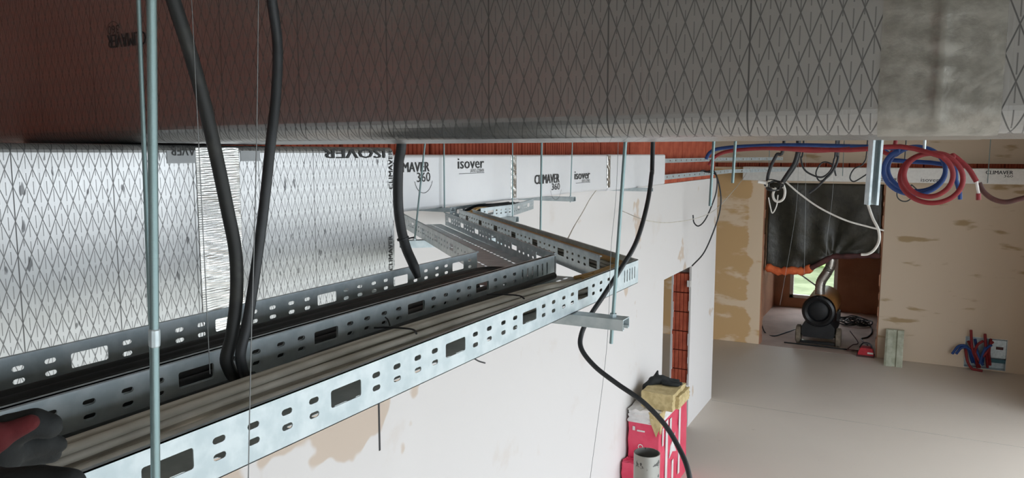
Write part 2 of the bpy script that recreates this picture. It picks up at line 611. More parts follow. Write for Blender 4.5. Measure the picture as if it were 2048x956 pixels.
# raw plaster edges of the opening
for x0, x1, nm in ((OPX[0] - 0.002, OPX[0] + 0.03, 'l'), (OPX[1] - 0.035, OPX[1] + 0.002, 'r')):
    mb = MB()
    zz = 0
    while zz < OPZ:
        h = random.uniform(0.06, 0.2)
        e = random.uniform(0, 0.02)
        if nm == 'l':
            mb.box(x0, x1 + e - 0.02, YF + 0.02, YF + 0.24, zz, min(zz + h, OPZ))
        else:
            mb.box(x0 - e + 0.02, x1, YF + 0.02, YF + 0.24, zz, min(zz + h, OPZ))
        zz += h
    mb.build('jamb_edge', M['raw_plaster'], pier if nm == 'l' else wf)
# room beyond the opening
W1 = (-2.345, -1.345, 0.22, 2.3)
struct(wall_cells('y', YR, YR + 0.25, -2.9, 1.3, 0, CEIL, [W1]).build('wall_beyond', M['raw_plaster']), 'raw brown plastered wall with a window beyond the opening')
struct(MB().box(-2.9, -2.68, YF + 0.25, YR, 0, CEIL).build('wall_beyond_left', M['raw_plaster']), 'raw brown side wall of the room beyond, left of the heater')
struct(wall_cells('x', 1.1, 1.3, YF + 0.25, YR, 0, CEIL).build('wall_beyond_right', M['raw_plaster']), 'raw brown side wall of the room beyond, right of the heater')
mb = MB()
f = 0.075
for (x0, x1) in ((W1[0], W1[0] + f), (W1[1] - f, W1[1])):
    mb.box(x0, x1, YR + 0.02, YR + 0.1, W1[2], W1[3])
for (z0, z1) in ((W1[2], W1[2] + f), (W1[3] - f, W1[3])):
    mb.box(W1[0], W1[1], YR + 0.02, YR + 0.1, z0, z1)
win = mb.build('window_1', M['glass_white'])
struct(win, 'white framed window in the brown wall behind the heater')
gm = NT('window_glass')
gm.set(color=(1, 1, 1, 1), rough=0.02)
gm.b.inputs['Transmission Weight'].default_value = 1.0
gm.b.inputs['IOR'].default_value = 1.05
MB().box(W1[0] + f, W1[1] - f, YR + 0.055, YR + 0.061, W1[2] + f, W1[3] - f).build('pane', gm.m, win)
br = MB()
br.tube([at(1590, 541, y=YR - 0.03), at(1640, 577, y=YR - 0.03)], 0.018, 6)
tag(br.build('brace_batten', M['grey_plaster']), 'thin slanting batten across the window behind the heater', 'batten')
# outdoors
g = MB().box(-60, 60, -60, 80, -0.6, -0.5).build('ground_outside', M['grass'])
struct(g, 'pale gravel outside the windows')
lawn = MB().box(-14, 12, YR + 0.26, 60, -0.5, -0.3).build('lawn', simple('lawn_grass', C(92, 102, 72), C(118, 126, 96), rough=1.0, scale=1.5))
struct(lawn, 'dull green lawn outside the window behind the heater')
hm = MB()
nx, nz = 40, 14
vs = []
for i in range(nx + 1):
    for k in range(nz + 1):
        vs.append((-12 + i * 0.55, 27 + random.uniform(-0.35, 0.35) + (0.8 if k == nz else 0), -0.5 + k * 0.25 + random.uniform(-0.08, 0.08)))
hm.add(vs, [(i * (nz + 1) + k, (i + 1) * (nz + 1) + k, (i + 1) * (nz + 1) + k + 1, i * (nz + 1) + k + 1) for i in range(nx) for k in range(nz)])
hm.box(-12, 10, 27.4, 29, -0.5, 2.9)
tag(hm.build('hedge', M['leaf']), 'pale green hedge outside the window behind the heater', 'hedge')


# ------------------------------------------------------------------ ducts
def duct_mesh(axis, a0, a1, b0, b1, z0, z1, r=0.022, n=5):
    """rectangular duct along an axis with rounded long edges; UV = metres along / around"""
    prof = []
    for (cx, cz, s) in ((b0 + r, z1 - r, 0.5), (b0 + r, z0 + r, 1.0), (b1 - r, z0 + r, 1.5), (b1 - r, z1 - r, 0.0)):
        for i in range(n + 1):
            t = math.pi * (s + 0.5 * i / n)
            prof.append((cx + r * math.cos(t), cz + r * math.sin(t)))
    m = len(prof)
    L = [0.0]
    for i in range(m):
        p, q = prof[i], prof[(i + 1) % m]
        L.append(L[-1] + math.hypot(p[0] - q[0], p[1] - q[1]))
    mb = MB()
    P = (lambda a, b, c: (a, b, c)) if axis == 'x' else (lambda a, b, c: (b, a, c))
    for i in range(m):
        p, q = prof[i], prof[(i + 1) % m]
        mb.add([P(a0, *p), P(a1, *p), P(a1, *q), P(a0, *q)], [(0, 1, 2, 3)],
               [[(a0, -L[i]), (a1, -L[i]), (a1, -L[i + 1]), (a0, -L[i + 1])]])
    for a in (a0, a1):
        mb.add([P(a, *p) for p in prof], [tuple(range(m))], [[p for p in prof]])
    return mb


def text_part(parent, txt, center, right, up, width, height, mat=None, name='lettering', bold=0.0, label=None):
    cu = bpy.data.curves.new('text', 'FONT')
    cu.body = txt
    cu.resolution_u = 2
    to = bpy.data.objects.new('text', cu)
    col.objects.link(to)
    dg = bpy.context.evaluated_depsgraph_get()
    me = bpy.data.meshes.new_from_object(to.evaluated_get(dg))
    bpy.data.objects.remove(to)
    bpy.data.curves.remove(cu)
    xs = [v.co.x for v in me.vertices]
    ys = [v.co.y for v in me.vertices]
    mx, my = (min(xs) + max(xs)) / 2, (min(ys) + max(ys)) / 2
    sx, sy = width / (max(xs) - min(xs)), height / (max(ys) - min(ys))
    center, right, up = Vector(center), Vector(right).normalized(), Vector(up).normalized()
    for v in me.vertices:
        v.co = center + right * ((v.co.x - mx) * sx) + up * ((v.co.y - my) * sy)
    mb = MB()                      # heavy letters: the glyph struck three times side by side
    polys = [tuple(p.vertices) for p in me.polygons]
    for i, sh in enumerate((-1, 0, 1) if bold else (0,)):
        lift = right.cross(up) * (0.00008 * i)
        mb.add([v.co + right * (sh * width * 0.006) + lift for v in me.vertices], polys)
    bpy.data.meshes.remove(me)
    o = mb.build(name, mat or M['ink'], parent)
    if label:
        o['label'] = label
    return o


def arc_part(parent, c, right, up, r, a0, a1, w, mat, name='emblem_arc'):
    c, right, up = Vector(c), Vector(right), Vector(up)
    n = 16
    vs = []
    for i in range(n + 1):
        t = math.radians(a0 + (a1 - a0) * i / n)
        for rr in (r - w / 2, r + w / 2):
            vs.append(c + right * (rr * math.cos(t)) + up * (rr * math.sin(t)))
    return MB().add(vs, [(2 * i, 2 * i + 1, 2 * i + 3, 2 * i + 2) for i in range(n)]).build(name, mat, parent)


def span(u0, v0, u1, v1, **pl):
    """centre, width, height of a print that fills the given window of the photograph on a plane"""
    a, b = at(u0, v0, **pl), at(u1, v1, **pl)
    return (a + b) / 2, math.hypot(a.x - b.x, a.y - b.y), abs(a.z - b.z)


def tape_part(parent, axis, a0, a1, plane, z0, z1, out, amp, seed, name='foil_tape', under=None, mat='tape', focus=None):
    """crinkled aluminium tape on a duct face (axis = running direction of the duct), optionally lapping under the edge"""
    rnd = random.Random(seed)
    n, m = 26, 70
    ph = [(rnd.uniform(20, 90), rnd.uniform(60, 260), rnd.uniform(0, 6.28)) for _ in range(7)]
    path = [(plane, z1 + (z0 - z1) * k / m) for k in range(m + 1)]
    if under:
        path += [(plane - out * d, z0 - dz) for d, dz in under]
    vs, fs, uvs = [], [], []
    m2 = len(path) - 1
    for i in range(n + 1):
        a = a0 + (a1 - a0) * i / n
        for k, (b, z) in enumerate(path):
            h = sum(math.sin(a * f1 + z * f2 + p) for f1, f2, p in ph) / 7
            edge = min(i, n - i) / n * 8
            d = 0.0015 + amp * max(0.0, 0.45 + h) * min(1, edge) + rnd.uniform(0, amp * 0.22) * min(1, edge)
            if focus:
                d = 0.0012 + (d - 0.0015) * (0.2 + 0.42 * math.exp(-((i / n - focus - 0.05 * math.sin(z * 17)) / 0.12) ** 2)) + 0.002 * math.exp(-((i / n - focus + 0.1) / 0.05) ** 2)
            bb = b + out * d
            vs.append((bb, a, z) if axis == 'y' else (a, bb, z))
    for i in range(n):
        for k in range(m2):
            fs.append((i * (m2 + 1) + k, (i + 1) * (m2 + 1) + k, (i + 1) * (m2 + 1) + k + 1, i * (m2 + 1) + k + 1))
            uvs.append([(a0 + (a1 - a0) * ii / n, path[kk][1]) for ii, kk in ((i, k), (i + 1, k), (i + 1, k + 1), (i, k + 1))])
    return MB().add(vs, fs, uvs).build(name, M[mat], parent, smooth=True, angle=80)


D1Y, D1Z = 1.05, 3.524
d1 = thing('air_duct', 'large printed foil air duct crossing close under the ceiling', 'duct', (-0.2, D1Y + 0.3, D1Z))
D1B = 1.49                     # rear face
duct_mesh('x', XL + 0.004, 0.045, D1Y, D1B, D1Z, 4.02, r=0.032, n=8).build('duct_board', M['foil'], d1, smooth=True)
duct_mesh('x', 0.045, 2.7, D1Y, D1B, D1Z, 4.02, r=0.032, n=8).build('duct_board', M['foil'], d1, smooth=True)
tape_part(d1, 'x', -0.042, 0.088, D1Y, D1Z + 0.032, 4.0, -1, 0.006, 3, mat='tape_smooth', focus=0.6, under=[(0.032 * (1 - math.cos(math.radians(a_))), 0.0345 * math.sin(math.radians(a_))) for a_ in (15, 30, 45, 60, 75, 90)] + [(0.06, 0.0345), (0.3, 0.0345)])
c, w, h = span(214, 70, 292, 89, y=D1Y - 0.0015)
text_part(d1, 'CLIMAVER', c, (-1, 0, 0), (0, 0, -1), w, h, bold=0.005)
c, w, h = span(215, 52, 238, 67, y=D1Y - 0.0015)
text_part(d1, '360', c, (-1, 0, 0), (0, 0, -1), w, h)
arc_part(d1, c + Vector((0, 0, -0.006)), (-1, 0, 0), (0, 0, -1), w * 0.62, 200, 340, 0.0014, M['ink'])
c, w, h = span(283, -40, 318, 18, y=D1Y - 0.0015)
text_part(d1, 'M', c, (0, 0, 1), (-1, 0, 0), h * 0.5, w * 0.35, bold=0.012)

LDX = -1.48
d2 = thing('air_duct', 'silver foil air duct with dark flecks standing behind the cable trays', 'duct', (LDX - 0.22, 0.5, 3.0))
mb = duct_mesh('y', -2.2, 1.966, LDX - 0.45, LDX, 3.02, 3.521, r=0.018)
mb.build('duct_board', M['foil_flecked'], d2, smooth=True)
tp = at(395, 400, x=LDX).y, at(480, 400, x=LDX).y
tape_part(d2, 'y', tp[0], tp[1], LDX, 3.03, 3.515, 1, 0.0035, 5)
a, b = at(332, 290, x=LDX), at(394, 326, x=LDX)
MB().box(LDX - 0.002, LDX + 0.0012, a.y, b.y, b.z, 3.508).build('paper_label', M['label_grey'], d2)
a2, b2 = at(480, 290, x=LDX), at(520, 322, x=LDX)
MB().box(LDX - 0.002, LDX + 0.0012, a2.y, b2.y, b2.z, 3.508).build('paper_label', M['label_grey'], d2)
c, w, h = span(340, 293, 391, 311, x=LDX + 0.002)
text_part(d2, 'AVER', c, (0, -1, 0), (0, 0, -1), w, h, bold=0.01)
c, w, h = span(646, 296, 770, 316, x=LDX + 0.002)
text_part(d2, 'ISOVER', c, (0, -1, 0), (0, 0, -1), w, h, bold=0.005)
for (v0, v1) in ((300, 378), (472, 540)):
    c, w, h = span(777, v0, 787, v1, x=LDX + 0.002)
    text_part(d2, 'CLIMAVER', c, (0, 0, 1), (0, -1, 0), h, w * 0.8, bold=0.004)
# duct rests on strut rails behind the trays
BDX = -2.05
d3 = thing('air_duct', 'pale printed duct running along the top of the white wall', 'duct', (BDX - 0.16, 4.5, 3.23))
duct_mesh('y', 2.15, at(1025, 350, x=BDX).y, XL + 0.012, BDX, 3.235, 3.497, r=0.016).build('duct_board', M['foil_plain'], d3, smooth=True)
ye = at(1330, 340, x=BDX).y
duct_mesh('y', at(1025, 350, x=BDX).y, at(1216, 350, x=BDX).y, XL + 0.01, BDX - 0.002, 3.232, 3.495, r=0.016).build('duct_board', M['foil_plain'], d3, smooth=True)
duct_mesh('y', at(1216, 350, x=BDX).y, ye, XL + 0.01, BDX - 0.001, 3.218, 3.497, r=0.016).build('duct_board', M['foil_plain'], d3, smooth=True)
for u in (1027, 1217):
    y0 = at(u, 350, x=BDX).y
    tape_part(d3, 'y', y0 - 0.035, y0 + 0.035, BDX, 3.245, 3.49, 1, 0.005, u)
for (t_, u0, v0, u1, v1, bd) in (('CLIMAVER', 778, 325, 859, 343, 0.005), ('360', 834, 345, 861, 363, 0.0), ('isover', 916, 317, 968, 336, 0.008),
                                 ('SAINT-GOBAIN', 941, 338, 968, 344, 0.0), ('CLIMAVER', 1070, 350, 1119, 365, 0.005), ('360', 1104, 367, 1120, 379, 0.0),
                                 ('isover', 1150, 343, 1180, 357, 0.008), ('SAINT-GOBAIN', 1164, 359, 1180, 363, 0.0)):
    c, w, h = span(u0, v0, u1, v1, x=BDX + 0.002)
    text_part(d3, t_, c, (0, 1, 0), (0, 0, 1), w, h, bold=bd)
    if t_ == '360':
        arc_part(d3, c, (0, 1, 0), (0, 0, 1), w * 0.68, 195, 345, 0.0025, M['ink'])
for (u0, u1, v) in ((918, 968, 347.5), (1152, 1180, 366.5)):
    a, b = at(u0, v, x=BDX), at(u1, v, x=BDX)
    MB().box(BDX - 0.001, BDX + 0.002, a.y, b.y, a.z - 0.0012, a.z + 0.0012).build('printed_line', M['ink'], d3)
# white duct along the far wall
FDY = 13.8
d4 = thing('air_duct', 'white printed duct running above the far opening', 'duct', (0, FDY + 0.15, 3.03))
duct_mesh('x', at(1486, 345, y=FDY).x, 2.048, FDY, YF - 0.012, 3.035, 3.275, r=0.012).build('duct_board', M['foil_white'], d4, smooth=True)
for (t_, u0, v0, u1, v1, bd) in (('CLIMAVER', 1972, 341, 2026, 349, 0.004), ('360', 2008, 350, 2026, 355, 0.0), ('isover', 1842, 356, 1878, 364, 0.0),
                                 ('CLIMAVER', 1757, 356, 1800, 363, 0.004)):
    c, w, h = span(u0, v0, u1, v1, y=FDY - 0.002)
    text_part(d4, t_, c, (1, 0, 0), (0, 0, 1), w, h, bold=bd)


# ------------------------------------------------------------------ cable trays
def hole_pts(cx, cy, w, h, r):
    """12 points of a rounded rectangle, three to a corner, starting at the lower left corner"""
    r = min(r, h / 2, w / 2)
    out = []
    for (sx, sy, a) in ((-1, -1, 180), (1, -1, 270), (1, 1, 0), (-1, 1, 90)):
        for q in (0, 45, 90):
            t = math.radians(a + q)
            out.append((cx + sx * (w / 2 - r) + r * math.cos(t), cy + sy * (h / 2 - r) + r * math.sin(t)))
    return out


def plate(mb, org, es, eh, en, s0, s1, h0, h1, cols, thick=0.0012):
    """perforated sheet: cols = [(sa, sb, [(ha, hb, hole or None)])], hole = (w, h, r)"""
    org, es, eh, en = Vector(org), Vector(es), Vector(eh), Vector(en)

    def put(poly):
        for d in (0, thick):
            mb.add([org + es * p[0] + eh * p[1] + en * d for p in poly], [tuple(range(len(poly))) if d else tuple(range(len(poly) - 1, -1, -1))])
    pos = s0
    for (sa, sb, cells) in cols:
        if sa > pos + 1e-6:
            put([(pos, h0), (sa, h0), (sa, h1), (pos, h1)])
        for (ha, hb, hole) in cells:
            if not hole:
                put([(sa, ha), (sb, ha), (sb, hb), (sa, hb)])
                continue
            c = [(sa, ha), (sb, ha), (sb, hb), (sa, hb)]
            q = hole_pts((sa + sb) / 2, (ha + hb) / 2, *hole)
            for i in range(4):
                put([c[i], q[3 * i + 1], q[3 * i]])
                put([c[i], q[3 * i + 2], q[3 * i + 1]])
                put([c[i], c[(i + 1) % 4], q[(3 * i + 3) % 12], q[3 * i + 2]])
            ring = [org + es * p[0] + eh * p[1] for p in q]
            mb.add(ring + [p + en * thick for p in ring], [(i, (i + 1) % 12, 12 + (i + 1) % 12, 12 + i) for i in range(12)])
        pos = sb
    if pos < s1 - 1e-6:
        put([(pos, h0), (s1, h0), (s1, h1), (pos, h1)])
    for (a, b) in (((s0, h0), (s1, h0)), ((s0, h1), (s1, h1)), ((s0, h0), (s0, h1)), ((s1, h0), (s1, h1))):
        p, q = org + es * a[0] + eh * a[1], org + es * b[0] + eh * b[1]
        mb.add([p, q, q + en * thick, p + en * thick], [(0, 1, 2, 3)])


PER = 0.27


def rail_cols(s0, s1, first, H, slots=()):
    cols = [(a, a + w + 0.006, [(0, H * 0.2, None), (H * 0.2, H * 0.82, (w, H * 0.5, 0.002)), (H * 0.82, H, None)]) for a, w in slots]
    lim = min([c[0] for c in cols] + [1e9])
    k = math.floor((s0 - first) / PER) - 1
    while first + k * PER < s1 + PER:
        base = first + k * PER
        for off, typ in ((0, 'win'), (0.063, 's'), (0.111, 's'), (0.163, 's'), (0.209, 's')):
            hw = 0.036 if typ == 'win' else 0.0145
            a, b = base + off - hw, base + off + hw
            if a > s0 + 0.004 and b < min(s1 - 0.004, lim):
                if typ == 'win':
                    cols.append((a, b, [(0, H * 0.3, None), (H * 0.3, H * 0.78, (0.060, H * 0.36, 0.003)), (H * 0.78, H, None)]))
                else:
                    cols.append((a, b, [(0, H * 0.24, None), (H * 0.24, H * 0.52, (0.0175, 0.0075, 0.004)),
                                        (H * 0.52, H * 0.82, (0.0175, 0.0075, 0.004)), (H * 0.82, H, None)]))
        k += 1
    return sorted(cols)


TZ, TH = 3.215, 0.064          # top of the rails, rail height


def rail(parent, p0, p1, inward, first=0.0, mat=None, top=TZ, H=TH, lip=0.007, slots=()):
    p0, p1 = Vector((p0[0], p0[1], 0)), Vector((p1[0], p1[1], 0))
    es = (p1 - p0).normalized()
    L = (p1 - p0).length
    en = Vector((inward[0], inward[1], 0)).normalized()
    en = (en - es * en.dot(es)).normalized()
    org = p0 + Vector((0, 0, top - H))
    mb = MB()
    plate(mb, org, es, (0, 0, 1), en, 0, L, 0, H, rail_cols(0, L, first, H, slots))
    # rolled lip along the top edge and the rounded foot
    mb.prism([(0, 0), (lip, 0), (lip, -0.003), (0.0012, -0.003), (0.0012, -0.0015), (0, -0.0015)], org + Vector((0, 0, H)), en, (0, 0, 1), es * L)
    return mb.build('side_rail', mat or M['galv'], parent)


def tray_floor(parent, p0, d, w, L, side, rows=(0.3, 0.7), z=TZ - TH, first=0.0, mat=None, windows=True):
    """floor sheet from p0 along d, w wide towards side"""
    d, side = Vector((d[0], d[1], 0)).normalized(), Vector((side[0], side[1], 0)).normalized()
    org = Vector((p0[0], p0[1], z))
    mb = MB()
    cuts = [0.0] + [w * (a + b) / 2 for a, b in zip(rows, rows[1:])] + [w]
    cols = []
    s = first % 0.045
    k = 0
    while s + 0.044 < L:
        if s > 0.002:
            if windows and k % 6 == 3:
                cells = [(cuts[0], w * 0.38, None), (w * 0.38, w * 0.62, (0.040, w * 0.15, 0.003)), (w * 0.62, w, None)]
            else:
                cells = [(cuts[i], cuts[i + 1], (0.029, 0.0085, 0.004)) for i in range(len(rows))]
            cols.append((s, s + 0.044, cells))
        s += 0.045
        k += 1
    plate(mb, org, d, side, (0, 0, 1), 0, L, 0, w, cols)
    return mb.build('tray_floor', mat or M['galv'], parent)


X1N, X1F, X2N, X2F = -0.645, -0.888, -0.8925, -1.12
Y0 = -0.9                      # trays run on behind the camera
t1 = thing('cable_tray', 'bright galvanised tray holding grey cables, nearest the hanging strut bracket', 'cable tray', (X1N - 0.12, 0.9, TZ - TH))
rail(t1, (X1N, Y0), (X1N, 1.945), (-1, 0), first=0.757 - Y0 - 0.01, slots=[(1.83 - Y0 + 0.02 * i, 0.006) for i in range(5)])
rail(t1, (X1F, Y0), (X1F, 1.925), (1, 0), first=at(652, 663, x=X1F).y - Y0, slots=[(1.72 - Y0 + 0.03 * i, 0.008) for i in range(6)])
tray_floor(t1, (X1N, Y0), (0, 1), X1N - X1F, 1.945 - Y0, (-1, 0), rows=(0.2, 0.5, 0.8))
t2 = thing('cable_tray', 'cable tray full of black cables beside the flecked silver duct', 'cable tray', (X2N - 0.1, 0.9, TZ - TH))
rail(t2, (X2N, Y0), (X2N, 1.92), (-1, 0), first=at(652, 663, x=X1F).y - Y0 + 0.003)
rail(t2, (X2F, Y0), (X2F, 1.885), (1, 0), first=at(178, 690, x=X2F).y - Y0)
tray_floor(t2, (X2N, Y0), (0, 1), X2N - X2F, 1.9 - Y0, (-1, 0), rows=(0.25, 0.75))
H45 = Vector((-1, 1, 0)).normalized()
N45 = Vector((-1, -1, 0)).normalized()
# after the bend: narrow tray with the grey cables, wide tray beside it
t3 = thing('cable_tray', 'narrow slotted tray slanting off from the tray corner to the wall duct', 'cable tray', (-1.3, 2.55, TZ - TH))
rail(t3, (X1N, 1.945), (-2.0, 3.33), N45, first=0.12)
rail(t3, (-0.765, 1.965), (-2.06, 3.29), -N45, first=0.05)
mb = MB()
A, B, Cc, Dd = (X1N, 1.94), (-2.0, 3.33), (-2.06, 3.29), (-0.765, 1.94)
for dz in (0, -0.0012):
    mb.add([(p[0], p[1], TZ - TH + dz) for p in (A, B, Cc, Dd)], [(0, 1, 2, 3)])
mb.build('tray_floor', M['galv'], t3)
t4 = thing('cable_tray', 'empty wide tray with two rows of floor slots slanting towards the wall duct', 'cable tray', (-1.4, 2.35, TZ - TH))
rail(t4, (-0.895, 1.955), (-2.02, 3.10), N45, first=0.15)
rail(t4, (-1.125, 1.89), (-2.27, 3.045), -N45, first=0.08, mat=M['galv'])
pr = Vector((-0.97, 2.035, 0))
tray_floor(t4, pr, H45, 0.205, 1.55, N45, rows=(0.36, 0.62), windows=False)
mb = MB()
mb.add([(p[0], p[1], TZ - TH) for p in ((-0.895, 1.92), (-0.895, 1.955), (-0.975, 2.035), (-1.115, 1.895), (-1.12, 1.885))], [(0, 1, 2, 3, 4)])
mb.build('corner_plate', M['galv'], t4)
# tray under the wall duct
t5 = thing('cable_tray', 'short bright tray with a kinked end tucked under the wall duct', 'cable tray', (-2.1, 3.7, TZ - TH))
rail(t5, (-2.005, 3.42), (-1.995, 3.77), (-1, 0), first=0.1)
rail(t5, (-1.995, 3.77), (-2.13, 4.3), (-1, 0), first=0.13)
rail(t5, (-2.2, 3.42), (-2.2, 3.8), (1, 0), first=0.1)
mb = MB()
mb.add([(p[0], p[1], TZ - TH) for p in ((-2.005, 3.42), (-1.995, 3.77), (-2.13, 4.3), (-2.3, 4.25), (-2.2, 3.8), (-2.2, 3.42))], [tuple(range(6))])
mb.build('tray_floor', M['galv'], t5)
# two trays on the wall past the end of the duct
for (nm, lab, x, zt, hh) in (('cable_tray', 'upper slotted tray on the wall past the end of the duct', -2.3, 3.452, 0.045),
                            ('cable_tray', 'lower slotted tray on the wall past the end of the duct', -2.2, 3.292, 0.05)):
    t = thing(nm, lab, 'cable tray', (x, 8.8, zt - hh))
    y1 = 10.4
    mb = MB()
    cols = []
    s = 0.1
    while s + 0.05 < y1 - 6.94:
        cols.append((s, s + 0.04, [(0, hh * 0.3, None), (hh * 0.3, hh * 0.7, (0.03, 0.018, 0.008)), (hh * 0.7, hh, None)]))
        s += 0.22
    plate(mb, (x, 6.94, zt - hh), (0, 1, 0), (0, 0, 1), (-1, 0, 0), 0, y1 - 6.94, 0, hh, cols, 0.0015)
    mb.build('side_rail', M['galv'], t)
    MB().box(XL + 0.002, x, 6.94, y1, zt - hh - 0.0015, zt - hh).build('tray_floor', M['galv'], t)
    e = Vector((-2.2, 13.2, 0)) - Vector((x, y1, 0))
    mb = MB()
    cols = []
    s = 0.1
    es = Vector((0.35, 1, 0)).normalized()
    while s + 0.05 < 1.7:
        cols.append((s, s + 0.04, [(0, hh * 0.3, None), (hh * 0.3, hh * 0.7, (0.03, 0.018, 0.008)), (hh * 0.7, hh, None)]))
        s += 0.22
    plate(mb, (x, y1, zt - hh), es, (0, 0, 1), es.cross(Vector((0, 0, 1))) * -1, 0, 1.7, 0, hh, cols, 0.0015)
    mb.build('side_rail', M['galv'], t)
    q = es * 1.7
    mb = MB()
    mb.add([(x, y1, zt - hh), (x + q.x, y1 + q.y, zt - hh), (x + q.x - 0.15, y1 + q.y, zt - hh), (x - 0.1, y1, zt - hh)], [(0, 1, 2, 3)])
    mb.build('tray_floor', M['galv'], t)


# ------------------------------------------------------------------ struts, rods, wires
def strut(name, label, p0, p1, up=(0, 0, 1), w=0.041, h=0.03, group=None):
    """C profile rail between two points; up = open side direction"""
    p0, p1, up = Vector(p0), Vector(p1), Vector(up).normalized()
    d = (p1 - p0)
    sd = d.normalized().cross(up).normalized()
    t = 0.0022
    lip = 0.009
    prof = [(-w / 2, 0), (w / 2, 0), (w / 2, h), (w / 2 - lip, h), (w / 2 - lip, h - 0.007), (w / 2 - lip + t, h - 0.007), (w / 2 - lip + t, h - t), (w / 2 - t, h - t),
            (w / 2 - t, t), (-w / 2 + t, t), (-w / 2 + t, h - t), (-w / 2 + lip - t, h - t), (-w / 2 + lip - t, h - 0.007), (-w / 2 + lip, h - 0.007), (-w / 2 + lip, h), (-w / 2, h)]
    o = MB().prism(prof, p0, sd, up, d).build(name, M['galv'])
    return tag(o, label, 'strut', group)


def rod(label, low, high, r=0.004, tail=0.0, nut_at=None, group=None, coupler=None):
    """threaded rod through low and high, carried on up to the ceiling"""
    low, high = Vector(low), Vector(high)
    d = (high - low).normalized()
    top = low + d * ((CEIL + 0.002 - low.z) / d.z)
    low = low - d * tail
    o = thing('threaded_rod', label, 'rod', low, group)
    MB().tube([low, (low + top) / 2, top], r, 10).build('shank', M['rod'], o, smooth=True)
    for zc in (nut_at or []):
        c = low + d * ((zc - low.z) / d.z)
        MB().lathe([(r * 1.02, -0.005), (r * 2.0, -0.005), (r * 2.0, 0.003), (r * 1.02, 0.003)], c, d, 6).build('nut', M['galv'], o)
        MB().lathe([(r * 1.02, -0.0065), (r * 2.7, -0.0065), (r * 2.7, -0.005), (r * 1.02, -0.005)], c, d, 18).build('washer', M['galv'], o)
    if coupler:
        c = low + d * ((coupler - low.z) / d.z)
        MB().lathe([(r, -0.008), (r * 1.18, -0.007), (r * 1.22, 0.0), (r * 1.18, 0.007), (r, 0.008)], c, d, 10).build('coupler', M['galv'], o)
    return o


def rod_px(label, u0, v0, u1, v1, coupler=None, tail=0.0, nut=False, r=0.004, **pl):
    low = at(u0, v0, **pl)
    high = at(u1, v1, y=low.y)
    cz = at(u0, coupler, y=low.y).z if coupler else None
    return rod(label, low, high, r, tail, [low.z + 0.004] if nut else None, None, cz)


rod_px('thick threaded rod hanging in front of the tray with grey cables', 311, 948, 303, 4, coupler=676, tail=0.12, x=-0.578)
rod_px('threaded rod hanging between the crossing duct and the flecked duct', 299, 585, 277, 4, tail=0.12, x=-1.155)
# trapeze under the two trays
s0 = at(1226, 634, z=TZ - TH - 0.001)
strut('strut_rail', 'galvanised strut bracket carrying the tray near its sharp corner', (s0.x + 0.03, s0.y, TZ - TH - 0.001), (-1.3, s0.y, TZ - TH - 0.001), (0, 0, -1), h=0.024)
rod(
    'threaded rod bolted through the strut bracket at the tray corner', (s0.x, s0.y, TZ - TH), (s0.x + 0.022, s0.y, 3.535), 0.004, 0.06, [TZ - TH + 0.004])
s1 = Vector((-1.78, 2.50, TZ - TH))
strut('strut_rail', 'small strut bracket under the slanting empty tray', (s1.x - 0.05, s1.y - 0.03, s1.z - 0.032), (s1.x + 0.3, s1.y + 0.32, s1.z - 0.032))
rod('threaded rod bolted to the small strut under the slanting tray', s1, at(849, 295, y=s1.y + 0.0), 0.0038, 0.03, [s1.z + 0.004])
s2 = at(889, 417, z=3.232)
strut('strut_rail', 'strut under the pale wall duct where the slanting trays arrive', (s2.x + 0.05, s2.y, 3.2165), (XL + 0.005, s2.y, 3.2165), h=0.0185)
rod('thin threaded rod beside the wall duct print, above the slanting trays', s2, s2 + Vector((0.0, 0, 0.3)), 0.0038, 0.02, [s2.z])
s3 = at(1081, 462, y=2.60)
rod('threaded rod hanging behind the slanting narrow tray', s3, s3 + Vector((0.004, 0, 0.4)), 0.004, 0.06)
s4 = at(1141, 394, z=3.215)
strut('strut_rail', 'strut under the wall duct between its two taped joints', (s4.x + 0.03, s4.y, 3.186), (XL + 0.005, s4.y, 3.186))
rod('threaded rod bolted to the strut between the taped duct joints', (s4.x, s4.y, 3.215), (s4.x + 0.01, s4.y, 3.6), 0.004, 0.035, [3.219])
s5 = at(1300, 379, z=3.203)
strut('strut_rail', 'strut under the far end of the wall duct', (s5.x + 0.02, s5.y, 3.186), (XL + 0.005, s5.y, 3.186))
rod('threaded rod at the far end of the wall duct', (s5.x, s5.y, 3.215), (s5.x, s5.y, 3.6), 0.004, 0.03)
s6 = at(1025, 430, x=-1.975)
s6.z = TZ - TH
strut('strut_rail', 'strut under the short bright tray below the wall duct', (s6.x + 0.03, s6.y, s6.z - 0.032), (-2.34, s6.y, s6.z - 0.032))
rod('thin threaded rod at the short bright tray below the wall duct', s6, s6 + Vector((0, 0, 0.3)), 0.0035, 0.02)
rod_px('longer loose threaded rod hanging free before the corner of the white wall', 1420, 412, 1427, 292, y=2.15, r=0.0042)
rod_px('shorter loose threaded rod hanging free beside the longer one', 1465, 366, 1470, 292, y=2.2, r=0.0042)
sv = at(1738, 409, y=3.4)
strut('strut_rail', 'vertical strut channel hanging in front of the black sheeting', (sv.x, sv.y, sv.z), (sv.x + 0.02, sv.y, CEIL), (0.5, -1, 0), h=0.041)


def wire(name, label, pts, r, mat, cat='wire', group=None, sub=8, sides=6):
    o = MB().tube(smooth_path(pts, sub), r, sides).build(name, mat, None, smooth=True, angle=80)
    return tag(o, label, cat, group)


